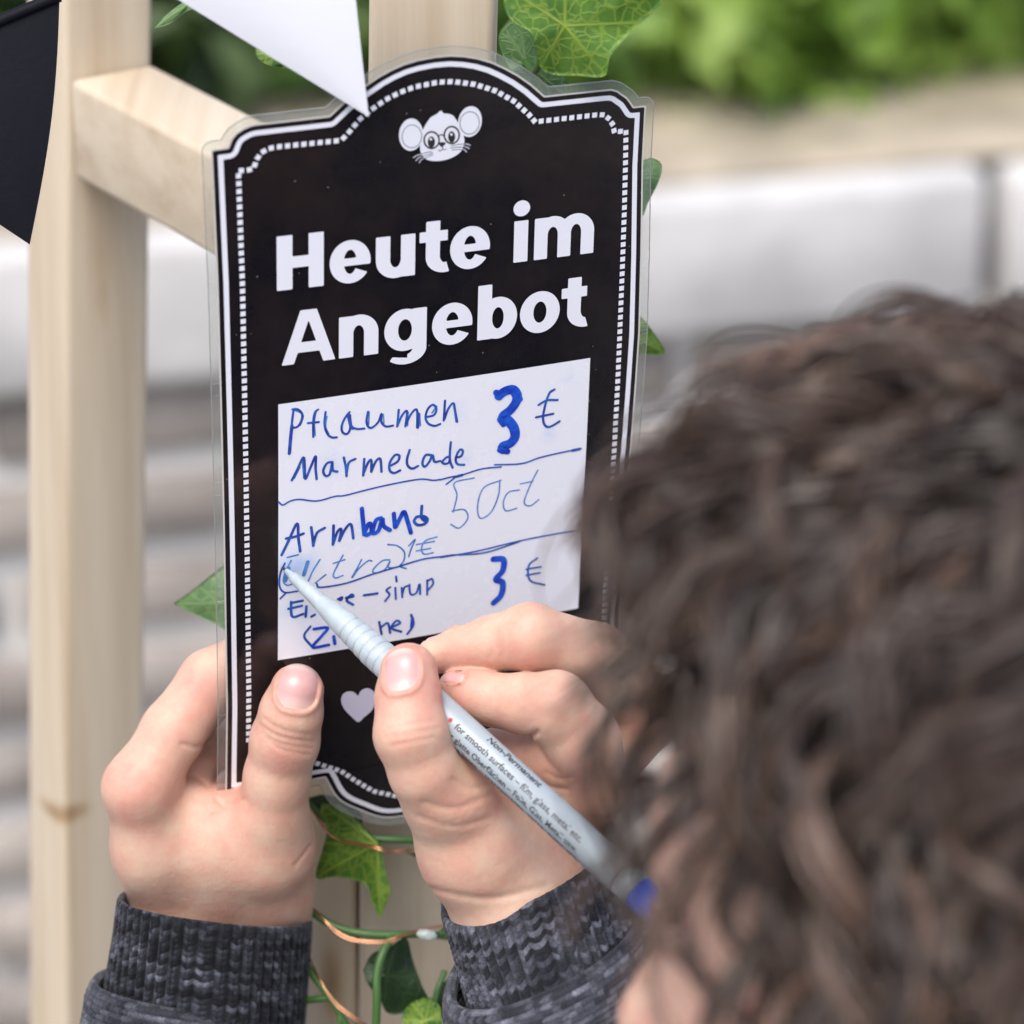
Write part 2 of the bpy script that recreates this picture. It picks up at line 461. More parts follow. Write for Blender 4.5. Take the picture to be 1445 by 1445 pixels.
# ------------------------------------------------------------------ wooden stand
M_woodv = wood_mat('pine_upright', 2)
M_woodr = wood_mat('pine_rail', 1)
AZR = math.radians(34)
RD = np.array([math.sin(AZR), -math.cos(AZR), 0]); RP = np.array([math.cos(AZR), math.sin(AZR), 0])
PC = PW(93, 112, 1000.0)
stand = empty('wooden_stand', (PC[0], PC[1], 0))
tag(stand, 'pale planed pine stand of two posts joined by a rail', 'stand')
def ray_h(px, py, Yd):                                             # pixel -> point on the vertical plane y = Yd
    ray = (px - CPX) / FPX * RV - (py - CPX) / FPX * UV + FV
    return CAM + ray * (Yd / ray[1])
pa, pb = ray_h(93, 112, PC[1]), ray_h(91, 1445, PC[1])
pdir = (pb - pa) / (pa[2] - pb[2]); pfoot = pa + pdir * pa[2]
M_woodk = wood_mat('pine_knotty', 2, knots=[(ray_h(140, 392, PC[1] - .008), .0014, .011), (ray_h(140, 455, PC[1] - .008), .0012, .006), (ray_h(100, 1150, PC[1]), .0026, .0022), (ray_h(74, 1146, PC[1] + .006), .0026, .002), (ray_h(468, 1385, .853), .0016, .009)])
bevel_box('post', pfoot - .024 * RD, .0268 * RP, .024 * RD, -pdir * 1.42, M_woodk, stand, bev=.0022, seg=3)
RL = .135
bevel_box('rail', PC + .0004 * RD - .028 * Z + .0008 * RP, .0255 * RP, RL * RD, .028 * Z, M_woodr, stand, bev=.002, seg=3)
# the post that carries the sign leans a little
def lean_board(name, tl, tr, bl, br, Yf, thick, mat, z0=0.0, z1=None):
    def onY(px, py):
        a = PITCH + (py - CPX) / FPX
        d = np.array([(px - CPX) / FPX, 0, 0]) ; ray = d[0] * RV - (py - CPX) / FPX * UV + FV
        return CAM + ray * (Yf / ray[1])
    a, b, c, d = onY(*tl), onY(*tr), onY(*bl), onY(*br)
    def ext(p, q, zz): s = (zz - p[2]) / (q[2] - p[2]); return p + (q - p) * s
    zt = z1 if z1 is not None else 1.38
    A, B = ext(a, c, zt), ext(b, d, zt); C, D = ext(a, c, z0), ext(b, d, z0)
    ba = np.array([0.02, 1.0, 0]) * thick
    bm = bmesh.new()
    vs_ = [bm.verts.new(p) for p in (C, D, D + ba, C + ba, A, B, B + ba, A + ba)]
    for f in BOXF: bm.faces.new([vs_[i] for i in f])
    bmesh.ops.recalc_face_normals(bm, faces=bm.faces)
    bmesh.ops.bevel(bm, geom=bm.edges[:], offset=.0022, segments=3, profile=.5, affect='EDGES')
    me = bpy.data.meshes.new(name); bm.to_mesh(me); bm.free(); me.materials.append(mat)
    me.polygons.foreach_set('use_smooth', np.ones(len(me.polygons), bool))
    o = bpy.data.objects.new(name, me); link(o); adopt(o, stand); return o
lean_board('post', (520, 40), (699, 40), (505, 1445), (660, 1445), .845, .03, M_woodv)
lean_board('brace', (395, 800), (500, 800), (402, 1445), (504, 1445), .853, .02, M_woodk, 0, .985)
# ------------------------------------------------------------------ the laminated sign
def poly_sdf(poly):
    A = np.asarray(poly, float); B = np.roll(A, -1, 0)
    def fn(X, Y):
        sh = X.shape; P = np.stack([X.ravel(), Y.ravel()], 1)
        d2 = np.full(len(P), 1e9); ins = np.zeros(len(P), bool)
        for a, b in zip(A, B):
            ab = b - a; t = np.clip(((P - a) @ ab) / (ab @ ab + 1e-12), 0, 1)
            q = P - a - t[:, None] * ab; d2 = np.minimum(d2, (q * q).sum(1))
            c = ((a[1] > P[:, 1]) != (b[1] > P[:, 1]))
            if abs(b[1] - a[1]) > 1e-12:
                ins ^= c & (P[:, 0] < (b[0] - a[0]) * (P[:, 1] - a[1]) / (b[1] - a[1]) + a[0])
        d = np.sqrt(d2); return np.where(ins, -d, d).reshape(sh)
    return fn
edge_px = [(302, 216), (325, 212.5), (330, 199.5), (336, 192), (345, 186), (353, 182), (362, 179.6), (467, 167), (487, 148), (502, 134.5), (518, 123.5), (536, 111), (554, 101),
    (572, 93), (591, 87.4), (614, 83), (637, 81), (656, 82), (675, 85), (694, 90.5), (712, 98.6), (731, 109), (749.5, 122), (769, 139), (849, 131), (864, 129.8), (872, 132), (879, 137), (885, 141), (889, 146), (895, 155), (911.5, 153.4),
    (907, 234), (904.5, 359), (901, 470), (895, 555), (886, 671)]
E_ = [S(*p) for p in edge_px]
right_x = S(886, 671)[0]
bot = [S(*p) for p in [(322, 1121), (433, 1128), (461, 1122), (480, 1128), (511, 1144), (545.6, 1154), (573, 1157)]]
left = [S(*p) for p in [(323, 1000), (318, 761), (309.5, 400)]]
axis_x = (S(322, 1121)[0] + right_x) / 2 - 1.0
by0 = bot[0][1]
bot_l = [bot[0], np.array([bot[2][0], by0 - .4])] + [np.array([b[0], b[1]]) for b in bot[3:6]]
bot_l = [p for p in bot_l if p[0] < axis_x]
bot_m = [np.array([2 * axis_x - p[0], p[1]]) for p in bot_l]
low = min(p[1] for p in bot_l) - .5
arc = spline(np.array([bot_l[1]] + bot_l[2:] + [np.array([axis_x, low])] + bot_m[2:][::-1] + [bot_m[1]]), 5)
outline = np.array(E_ + [np.array([right_x - .3, by0])] + list(arc[::-1]) + [bot_l[0]] + left)
x0, y0 = outline.min(0) - 6; x1, y1 = outline.max(0) + 6
_h = .25
_gx, _gy = np.arange(x0 - 1, x1 + 1.5, _h), np.arange(y0 - 1, y1 + 1.5, _h)
_og = poly_sdf(outline)(*np.meshgrid(_gx, _gy))
def osdf(X, Y):                                                    # signed distance to the card's outline, from a table
    u, v = (X - _gx[0]) / _h, (Y - _gy[0]) / _h
    i, j = np.floor(u).astype(int), np.floor(v).astype(int); u, v = u - i, v - j
    return (_og[j, i] * (1 - u) + _og[j, i + 1] * u) * (1 - v) + (_og[j + 1, i] * (1 - u) + _og[j + 1, i + 1] * u) * v

def lam_mat(name, col, rough=.22, var=0.0, bump=.05):
    m, nt, N, L, b = new_mat(name)
    tc = N.new('ShaderNodeTexCoord')
    setp(b, Base_Color=(*col, 1), Roughness=.55, Coat_Weight=.8, Coat_Roughness=rough, Coat_IOR=1.5)
    no = N.new('ShaderNodeTexNoise'); no.inputs['Scale'].default_value = 130; no.inputs['Detail'].default_value = 3
    L.new(tc.outputs['Object'], no.inputs['Vector'])
    bp = N.new('ShaderNodeBump'); bp.inputs['Strength'].default_value = bump; bp.inputs['Distance'].default_value = .0008
    L.new(no.outputs['Fac'], bp.inputs['Height']); L.new(bp.outputs['Normal'], b.inputs['Coat Normal'])
    n2 = N.new('ShaderNodeTexNoise'); n2.inputs['Scale'].default_value = 70; n2.inputs['Detail'].default_value = 5; n2.inputs['Roughness'].default_value = .7
    L.new(tc.outputs['Object'], n2.inputs['Vector'])
    mr = N.new('ShaderNodeMapRange'); mr.inputs[1].default_value = .35; mr.inputs[2].default_value = .7; mr.inputs[3].default_value = rough * .6; mr.inputs[4].default_value = rough * 1.5
    L.new(n2.outputs['Fac'], mr.inputs[0]); L.new(mr.outputs[0], b.inputs['Coat Roughness'])
    return m, N, L, b
M_card, kN, kL, kB = lam_mat('black_print', (.012, .010, .012), .16, bump=.10)
kB.inputs['Specular IOR Level'].default_value = .05
kt = kN.new('ShaderNodeTexCoord'); k1 = kN.new('ShaderNodeTexNoise'); k1.inputs['Scale'].default_value = 38; k1.inputs['Detail'].default_value = 9; k1.inputs['Roughness'].default_value = .72
kL.new(kt.outputs['Object'], k1.inputs['Vector']); kr_ = ramp(kN, [(.40, (.006, .0055, .008)), (.68, (.017, .012, .011))]); kL.new(k1.outputs['Fac'], kr_.inputs[0]); kv = kN.new('ShaderNodeTexVoronoi'); kv.inputs['Scale'].default_value = 190; kL.new(kt.outputs['Object'], kv.inputs['Vector']); kd = kN.new('ShaderNodeMath'); kd.operation = 'LESS_THAN'; kd.inputs[1].default_value = .035; kL.new(kv.outputs['Distance'], kd.inputs[0])  # brown blotches paint the laminate's mottled reflection into the black; pale specks are dust
km = kN.new('ShaderNodeMix'); km.data_type = 'RGBA'; kL.new(kd.outputs[0], km.inputs[0]); kL.new(kr_.outputs[0], km.inputs[6]); km.inputs[7].default_value = (.22, .2, .18, 1); kL.new(km.outputs[2], kB.inputs['Base Color'])
M_white, *_ = lam_mat('white_print', (.83, .84, .91), .2)
M_panel, pN, pL, pB = lam_mat('white_panel', (.83, .85, .92), .25)

sign = empty('price_sign', c2w(ST))
tag(sign, 'black laminated sign reading Heute im Angebot with a white handwritten price panel', 'sign')
def sheet(name, V, P, h, mat, thick=0.0, parent=None):
    W = s2w(V[:, 0], V[:, 1], h)
    if thick:
        n = len(V); Wb = s2w(V[:, 0], V[:, 1], h - thick)
        ec = {}
        for p in P:
            for a, b in zip(p, list(p[1:]) + [p[0]]): ec[(a, b)] = 1
        F = [tuple(p) for p in P] + [tuple(n + i for i in reversed(p)) for p in P] + [(a, n + a, n + b, b) for (a, b) in ec if (b, a) not in ec]
        W = np.vstack([W, Wb]); F = [tuple(f) for f in F]
        return mesh_obj(name, W, F, mat, parent or sign)
    return mesh_obj(name, W, P, mat, parent or sign)
V, P = fill2d(osdf, x0, x1, y0, y1, .5)
# keep the grid cells separate along a row so that the bend is followed
card = sheet('card', V, P, 0.0, M_card, .35)

# clear laminate margin round the card
m, nt, N, L, b = new_mat('clear_laminate')
N.remove(b)
lw = N.new('ShaderNodeLayerWeight'); lw.inputs[0].default_value = .25
tr = N.new('ShaderNodeBsdfTransparent'); tr.inputs[0].default_value = (.93, .94, .93, 1)
gl = N.new('ShaderNodeBsdfPrincipled'); setp(gl, Base_Color=(.8, .82, .8, 1), Roughness=.12)
ma = N.new('ShaderNodeMath'); ma.operation = 'MULTIPLY_ADD'; ma.inputs[1].default_value = .5; ma.inputs[2].default_value = .05
L.new(lw.outputs['Fresnel'], ma.inputs[0])
mx = N.new('ShaderNodeMixShader'); L.new(ma.outputs[0], mx.inputs[0]); L.new(tr.outputs[0], mx.inputs[1]); L.new(gl.outputs[0], mx.inputs[2])
L.new(mx.outputs[0], N['Material Output'].inputs[0])
M_film = m
def ring(a, bb):
    return lambda X, Y: np.maximum(osdf(X, Y) - bb, a - osdf(X, Y))
V, P = fill2d(ring(-.05, 2.45), x0, x1, y0, y1, .35); sheet('laminate_margin', V, P, -.10, M_film, .12)
V, P = fill2d(ring(.02, .42), x0, x1, y0, y1, .16); sheet('laminate_seam', V, P, .0, plain('seam_gap', (.62, .60, .56), .4))
V, P = fill2d(ring(2.36, 2.56), x0, x1, y0, y1, .18); sheet('laminate_edge', V, P, -.05, plain('cut_film_edge', (.55, .57, .55), .25, Transmission_Weight=.6), .2)
# white border line
V, P = fill2d(lambda X, Y: np.abs(osdf(X, Y) + 1.75) - .62, x0, x1, y0, y1, .2); sheet('border_line', V, P, .05, M_white)
# dotted border
dots = [(352, 1051), (352, 978), (347.8, 725), (342.7, 400), (337.8, 243), (349.8, 242), (359, 240), (363.5, 227), (369.7, 217.5), (379.7, 211.5), (391, 209), (479, 199.5), (485.5, 196), (494, 187), (509, 169), (526.6, 154.7), (545, 141.7), (565, 131.5), (586.4, 123.5), (619, 117), (640, 116), (671, 120), (699.7, 129), (725.8, 143.5), (748, 163.4), (755.7, 172.6), (764.4, 172), (844, 163.4), (853, 163.4), (860, 168.4), (866, 177), (868.5, 188), (885, 186), (884, 234), (882, 299), (878.5, 384), (873, 506.6), (870, 569.6), (863.7, 690.7)]
D_ = [S(*p) for p in dots]
D_.append(np.array([D_[-1][0] - .1, S(352, 1080)[1]]))
def dotted(path, mbv, mbf, step=1.93, half=.62):
    P_ = np.array(path); seg = np.linalg.norm(np.diff(P_, axis=0), axis=1); cum = np.r_[0, np.cumsum(seg)]
    for s in np.arange(step / 2, cum[-1], step):
        i = min(np.searchsorted(cum, s) - 1, len(seg) - 1); t = (s - cum[i]) / seg[i]
        c = P_[i] + (P_[i + 1] - P_[i]) * t
        j0, j1 = max(0, i - (t < .3)), min(len(P_) - 1, i + 1 + (t > .7))
        d = P_[i + 1] - P_[i]; d /= np.linalg.norm(d); e = np.array([-d[1], d[0]])
        k = len(mbv)
        mbv.extend([c - half * d - half * e, c + half * d - half * e, c + half * d + half * e, c - half * d + half * e]); mbf.append([k, k + 1, k + 2, k + 3])
dv, df = [], []
dotted(D_, dv, df)
bd = [S(*p) for p in [(435, 1099), (483, 1090), (500.6, 1102), (528, 1118), (566, 1126)]]
full = [np.array([D_[0][0], S(352, 1090)[1]]), np.array([bd[0][0], S(352, 1090)[1]])] + bd[1:]
full = full + [np.array([2 * axis_x - p[0], p[1]]) for p in full[::-1]]
dotted(full, dv, df)
sheet('dotted_border', np.array(dv), df, .06, M_white)
# white panel
pc = np.array([S(392, 570), S(833, 505), S(816, 859), S(393, 933)])
pl_, pr_ = pc[[0, 3], 0].mean(), pc[[1, 2], 0].mean(); pt, pb = pc[[0, 1], 1].mean(), pc[[2, 3], 1].mean()
gx, gy = np.meshgrid(np.linspace(pl_, pr_, 24), np.linspace(pb, pt, 20)); k = gx.shape[1]
panel = sheet('writing_panel', np.stack([gx.ravel(), gy.ravel()], 1), [(i * k + j, i * k + j + 1, (i + 1) * k + j + 1, (i + 1) * k + j) for i in range(19) for j in range(k - 1)], .04, M_panel)

# ---- bold lettering, drawn as implicit shapes in units of the cap height
XH, ST_, HB = .775, .262, .185
def bx2(X, Y, a, b, c, d): return np.maximum(np.maximum(a - X, X - b), np.maximum(c - Y, Y - d))
def el2(X, Y, cx, cy, a, b): return (np.sqrt(((X - cx) / a) ** 2 + ((Y - cy) / b) ** 2) - 1) * min(a, b)
U = lambda *f: np.minimum.reduce(f)
I_ = lambda *f: np.maximum.reduce(f)
def g_H(X, Y, w): return U(bx2(X, Y, 0, .275, 0, 1), bx2(X, Y, w - .265, w, 0, 1), bx2(X, Y, .1, w - .1, .395, .605))
def g_o(X, Y, w, s=.25, cy=XH / 2): return I_(el2(X, Y, w / 2, cy, w / 2, XH / 2 + .012), -el2(X, Y, w / 2, cy, w / 2 - s, XH / 2 - HB))
def g_e(X, Y, w):
    o = el2(X, Y, w / 2, XH / 2, w / 2, XH / 2 + .012)
    r = I_(o, -el2(X, Y, w / 2, XH / 2, w / 2 - .25, XH / 2 - .165))
    r = U(r, I_(bx2(X, Y, .1, w, .315, .455), o))
    ln = (Y - (.235 - .42 * (X - .70 * w)))                       # terminal of the tail
    cut = I_(.52 * w - X, Y - .315, -ln)
    return I_(r, -cut)
def arch(X, Y, a, b, s, yc=.43, h=None):
    top = XH + .012; c = (a + b) / 2; ra = (b - a) / 2
    ring_ = I_(el2(X, Y, c, yc, ra, top - yc), -el2(X, Y, c, yc, ra - s, top - yc - .20), yc - Y)
    return U(ring_, bx2(X, Y, b - s, b, 0, yc + .002))
def g_n(X, Y, w): return U(bx2(X, Y, 0, .258, 0, XH), arch(X, Y, 0.0, w, .258))
def g_u(X, Y, w): return g_n(w - X, XH - Y, w)
def g_m(X, Y, w):
    s = .245; h = (w + s) / 2
    return U(bx2(X, Y, 0, s, 0, XH), arch(X, Y, 0.0, h, s), arch(X, Y, h - s, w, s))
def g_i(X, Y, w): return U(bx2(X, Y, .02, w - .02, 0, XH), el2(X, Y, w / 2, 1.005, .152, .148))
def g_t(X, Y, w):
    a = .115; s = .255
    hook = I_(el2(X, Y, a + .34, .30, .34, .312), -el2(X, Y, a + .34, .32, .34 - s, .145), Y - .30, (X - w) + .28 * (Y - .06))
    return U(bx2(X, Y, a, a + s, .28, .96), bx2(X, Y, 0, w * .97, XH - .195, XH), hook)
def g_A(X, Y, w):
    c = w / 2; hw = .145
    sl = (c - hw) / 1.0
    outer = I_(np.abs(X - c) - (hw + sl * (1 - Y)) , Y - 1, -Y) * .9
    k = sl; inner = I_(np.abs(X - c) - (.0 + k * (.80 - Y)), Y - .8) * .9
    cnt = I_(inner, .40 - Y); low_ = I_(inner, Y - .205)
    low_ = I_(np.abs(X - c) - (k * (.785 - Y)) , Y - .205) * .9
    return I_(outer, -cnt, -low_)
def g_b(X, Y, w): return U(bx2(X, Y, 0, .258, 0, 1.04), I_(g_o(X - .02, Y, w - .02), -bx2(X, Y, -1, .02, -1, 2)))
def g_g(X, Y, w):
    bowl = g_o(X, Y + .0, w - .02)
    hook = I_(el2(X, Y, w / 2, 0.02, w / 2, .29), -el2(X, Y, w / 2, .04, w / 2 - .25, .125), Y - .02, (.17 * w - X) * .7 + (Y + .14) * .5)
    hook = I_(hook, I_(Y + .035, -10 + 0 * X) if False else Y - .02)
    hook = I_(hook, -I_(X - .55 * w, -Y - .085 - .12 * (X / w)))
    return U(bowl, bx2(X, Y, w - .258, w, .0, XH), hook)
GL = dict(H=g_H, e=g_e, u=g_u, t=g_t, i=g_i, m=g_m, A=g_A, n=g_n, g=g_g, b=g_b, o=g_o)
def z6(x): return 380 + x / 2.89
cap_mm = abs(S(391, 335)[1] - S(392.8, 411)[1])
def set_line(text, ext, bl0, slope, name):
    VV, PP = [], []
    for ch, (a, b_) in zip(text, ext):
        pxa, pxb = z6(a), z6(b_)
        fa = S(pxa, bl0[1] + slope * (pxa - bl0[0])); fb = S(pxb, bl0[1] + slope * (pxb - bl0[0]))
        w = (fb[0] - fa[0]) / cap_mm
        v, p = fill2d(lambda X, Y: GL[ch](X, Y, w), -.1, w + .1, -.36, 1.2, .0163)
        n = len(VV); sh = (fb[1] - fa[1]) / max(fb[0] - fa[0], 1e-6)
        for q in v: VV.append((fa[0] + q[0] * cap_mm, fa[1] + q[0] * cap_mm * sh + q[1] * cap_mm))
        PP += [[i + n for i in f] for f in p]
    return sheet(name, np.array(VV), PP, .06, M_white)
set_line('Heuteim', [(32, 222), (246, 412), (433, 593), (610, 728), (735, 897), (990, 1056), (1078, 1322)], (392.8, 411), -.1216, 'lettering')
set_line('Angebot', [(50, 268), (282, 442), (466, 638), (660, 824), (845, 1006), (1018, 1180), (1186, 1293)], (397.3, 516), -.132, 'lettering')

# ---- mouse emblem and heart
def ribbon(pts, width, n=6, close=False, taper=False, smooth_=True):
    P_ = np.asarray(pts, float)
    if smooth_ and len(P_) > 2: P_ = spline(np.vstack([P_, P_[:1]]) if close else P_, n)
    elif close: P_ = np.vstack([P_, P_[:1]])
    if len(P_) < 2: return [], []
    t = np.gradient(P_, axis=0); t /= np.linalg.norm(t, axis=1)[:, None] + 1e-9
    nn = np.stack([-t[:, 1], t[:, 0]], 1)
    w = np.broadcast_to(np.asarray(width, float), (len(P_),)) / 2
    return P_ + nn * w[:, None], P_ - nn * w[:, None]
def ribbon_mesh(lst):
    """list of (pts mm, width mm) -> verts, faces, each stroke a little above the one before"""
    V, P, H = [], [], []
    for q, (pts, wd) in enumerate(lst):
        a, b = ribbon(pts, wd)
        if len(a) == 0: continue
        n = len(V); m_ = len(a)
        V += list(a) + list(b); H += [q * .0006] * (2 * m_)
        P += [[n + i + 1, n + i, n + m_ + i, n + m_ + i + 1] for i in range(m_ - 1)]
        for c, d in ((0, -1), (-1, 1)):                            # round ends
            ctr = (a[c] + b[c]) / 2; r = np.linalg.norm(a[c] - b[c]) / 2
            dirv = (a[c] - b[c]) / (2 * r + 1e-9); tt = np.array([dirv[1], -dirv[0]]) * (-d)
            k0 = len(V)
            arcp = [ctr + r * (math.cos(g_) * dirv + math.sin(g_) * tt * -1) for g_ in np.linspace(0, math.pi, 7)]
            V += arcp; H += [q * .0006 + .0003] * 7; P.append(list(range(k0, k0 + 7)))
    return np.array(V), P, np.array(H)
def zs(x, y, crop):
    ox, oy, sc = crop
    return S(ox + x / sc, oy + y / sc)
C5 = (520, 60, 7.225)
def zel(cx, cy, rx, ry, rot=0, n=28):
    g_ = np.linspace(0, 2 * math.pi, n, endpoint=False); c, s = math.cos(rot), math.sin(rot)
    return [zs(cx + rx * math.cos(t) * c - ry * math.sin(t) * s, cy + rx * math.cos(t) * s + ry * math.sin(t) * c, C5) for t in g_]
face = [(595, 830), (640, 770), (700, 735), (745, 700), (770, 727), (830, 735), (880, 765), (930, 850), (975, 960), (980, 1030), (950, 1110), (880, 1165), (790, 1200), (700, 1213), (620, 1205), (565, 1175), (535, 1120), (530, 1060), (545, 1000), (560, 900)]
shapes = [poly_sdf(spline([zs(*p, C5) for p in face + face[:1]], 5)[:-1]), poly_sdf(zel(438, 945, 122, 165, .08)), poly_sdf(zel(1040, 812, 120, 158, .2))]
fw = lambda X, Y: U(*[s(X, Y) for s in shapes])
mc = S(621, 190)
V, P = fill2d(fw, mc[0] - 13, mc[0] + 13, mc[1] - 9, mc[1] + 9, .16); emb = sheet('mouse_emblem', V, P, .06, M_white)
M_ink, *_ = lam_mat('black_line', (.012, .01, .014), .25)
ln = []
for c_ in (zel(447, 962, 100, 116, .1), zel(1036, 825, 98, 114, .2)): ln.append((c_ + c_[:2], .16))
for c_ in (zel(648, 1000, 76, 84), zel(853, 948, 76, 86)): ln.append((c_ + c_[:2], .40))
ln.append(([zs(715, 962, C5), zs(745, 945, C5), zs(772, 955, C5)], .3))
for a in ([(755, 1060), (760, 1085), (740, 1108), (720, 1102)], [(760, 1085), (780, 1100), (797, 1090)], [(545, 1140), (600, 1125), (645, 1117)], [(540, 1168), (600, 1150), (660, 1130)], [(560, 1190), (620, 1165), (662, 1148)], [(845, 1058), (910, 1045), (990, 1040)], [(842, 1080), (910, 1072), (985, 1072)], [(855, 1100), (920, 1095), (970, 1098)]):
    ln.append(([zs(*p, C5) for p in a], .15 if a[0][0] != 755 else .2))
V, P, H_ = ribbon_mesh(ln); sheet('emblem_lines', V, P, .08 + H_, M_ink, parent=sign)
eye = lambda X, Y: U(*[f(X, Y) for f in eyes])
eyes = [poly_sdf(zel(645, 1020, 37, 58)), poly_sdf(zel(852, 967, 36, 58)), poly_sdf(spline([zs(*p, C5) for p in [(715, 1030), (755, 1020), (792, 1028), (770, 1058), (752, 1070), (732, 1058), (715, 1030)]], 4)[:-1])]
V, P = fill2d(eye, mc[0] - 13, mc[0] + 13, mc[1] - 9, mc[1] + 9, .1); sheet('emblem_eyes', V, P, .085, M_ink)
hl = [poly_sdf(zel(640, 990, 13, 14)), poly_sdf(zel(850, 942, 13, 14))]
V, P = fill2d(lambda X, Y: U(*[f(X, Y) for f in hl]), mc[0] - 13, mc[0] + 13, mc[1] - 9, mc[1] + 9, .07); sheet('emblem_highlights', V, P, .095, M_white)
M_wh, *_ = lam_mat('grey_whisker', (.45, .45, .52), .3)
V, P, H_ = ribbon_mesh([([zs(*p, C5) for p in a], .32) for a in ([(545, 1145), (500, 1155), (462, 1178)], [(545, 1168), (515, 1180), (488, 1208)], [(570, 1185), (540, 1200), (522, 1228)], [(975, 1042), (1010, 1040), (1040, 1052)], [(980, 1068), (1010, 1072), (1028, 1085)], [(965, 1095), (985, 1100), (1002, 1118)])])
sheet('emblem_whiskers', V, P, .075 + H_, M_wh)
C4 = (120, 860, 2.89)
M_heart, *_ = lam_mat('lilac_print', (.62, .60, .74), .25)
hp_ = [(1115, 355), (1128, 332), (1155, 323), (1180, 340), (1187, 375), (1170, 415), (1140, 442), (1116, 462), (1088, 440), (1060, 410), (1046, 378), (1052, 350), (1072, 337), (1095, 338)]
hs = poly_sdf(spline([zs(*p, C4) for p in hp_ + hp_[:1]], 5)[:-1]); hc = S(507, 996)
V, P = fill2d(hs, hc[0] - 7, hc[0] + 7, hc[1] - 7, hc[1] + 7, .15); sheet('heart', V, P, .06, M_heart)

# ---- handwriting in blue marker
ca, cb, cdv, c3 = (360, 540, 5.558), (580, 500, 5.558), (380, 690, 5.558), (360, 500, 2.89)
B1, B2, B3 = [], [], []
def st(lst, crop, wpx, *strokes):
    for s in strokes: lst.append(([zs(*p, crop) for p in s], wpx / 5.8))
st(B1, ca, 3.4, [(300, 205), (290, 270), (283, 340)], [(290, 205), (330, 205), (365, 240), (360, 290), (330, 340), (285, 350)], [(490, 205), (465, 230), (452, 300), (452, 420)], [(410, 312), (495, 303)], [(548, 225), (540, 320), (560, 390), (595, 422), (635, 422)],
   [(735, 225), (700, 270), (675, 330), (680, 380), (715, 395), (740, 350), (738, 240), (750, 330), (790, 355), (850, 352)], [(880, 220), (868, 290), (880, 335), (910, 345), (960, 300), (985, 235), (985, 300), (1020, 335), (1075, 328)],
   [(1120, 205), (1108, 335)], [(1110, 330), (1145, 250), (1185, 215), (1172, 335)], [(1172, 330), (1215, 240), (1262, 205), (1270, 345)], [(1340, 260), (1395, 245), (1415, 200), (1390, 165), (1350, 195), (1330, 260), (1350, 310), (1400, 330), (1445, 315)])
st(B1, ca, 5, [(285, 335), (275, 430), (265, 550)], [(725, 240), (745, 330), (760, 350)], [(1270, 235), (1268, 340)])
st(B2, ca, 2.2, [(560, 260), (550, 340), (575, 400)], [(310, 215), (350, 230), (375, 260), (352, 330)], [(478, 210), (462, 300), (468, 410)], [(890, 225), (885, 320)], [(1195, 225), (1190, 330)], [(1285, 235), (1290, 330)], [(1000, 240), (1005, 310)])
st(B1, cb, 3.4, [(260, 355), (255, 430), (250, 510)], [(255, 500), (285, 420), (325, 375), (340, 440), (355, 520)])
st(B2, cb, 3.0, [(330, 385), (348, 520)], [(195, 400), (160, 450)])
st(B1, ca, 3.8, [(285, 760), (330, 670), (375, 580), (385, 660), (390, 750), (430, 660), (470, 570), (470, 660), (478, 750)], [(600, 615), (560, 625), (530, 680), (545, 722), (580, 710), (600, 620), (605, 680), (640, 690)], [(690, 580), (705, 650), (712, 725)], [(712, 700), (730, 620), (780, 590)],
   [(850, 590), (842, 720)], [(845, 700), (880, 620), (905, 600), (905, 690)], [(905, 690), (940, 610), (975, 590), (985, 690)], [(1060, 640), (1110, 610), (1125, 565), (1090, 560), (1050, 620), (1050, 680), (1085, 700), (1130, 680)], [(1205, 520), (1185, 590), (1190, 640), (1225, 665), (1270, 645)], [(1380, 560), (1330, 560), (1305, 620), (1325, 650), (1360, 610), (1385, 560), (1400, 610), (1445, 605)])
st(B2, ca, 5, [(375, 600), (385, 740)], [(300, 740), (340, 660)])
st(B1, cb, 3.6, [(240, 830), (270, 800), (295, 800), (290, 840), (255, 850), (235, 835)], [(305, 680), (298, 760), (300, 830), (320, 880)], [(345, 800), (385, 790), (400, 750), (375, 740), (345, 800), (355, 850), (410, 858)])
st(B3, cb, 14.5, [(685, 315), (730, 282), (790, 270), (825, 315), (815, 370), (770, 430), (712, 480), (760, 515), (800, 570), (808, 640), (770, 690), (712, 712), (718, 738)])
st(B3, cb, 9, [(660, 290), (690, 330)], [(690, 500), (720, 540)], [(690, 740), (750, 755)], [(820, 320), (848, 345)])
st(B1, cb, 3.6, [(1120, 270), (1080, 300), (1045, 400), (1030, 500), (1050, 555), (1090, 560), (1160, 520)], [(995, 390), (1060, 355), (1145, 352)], [(975, 487), (1110, 460)])
st(B1, ca, 2.5, [(180, 930), (215, 955), (270, 925), (345, 910), (480, 922), (620, 885), (700, 877), (900, 825), (1100, 780), (1290, 748), (1390, 757), (1445, 750)])
st(B1, cb, 2.5, [(220, 976), (300, 955), (400, 935), (550, 890), (700, 875)], [(650, 858), (860, 850), (1000, 805), (1150, 770), (1250, 750), (1330, 735)], [(270, 1010), (330, 965)])
st(B1, cb, 4.5, [(1260, 750), (1320, 738)], [(330, 955), (395, 938)])
st(B1, cdv, 4.2, [(95, 515), (150, 400), (215, 265), (225, 380), (240, 485)], [(130, 385), (200, 370), (265, 345)], [(325, 295), (335, 370), (342, 440)], [(342, 430), (370, 340), (430, 300)], [(500, 280), (495, 430)], [(498, 420), (530, 330), (560, 310), (545, 400)], [(545, 400), (590, 310), (635, 270), (655, 380)])
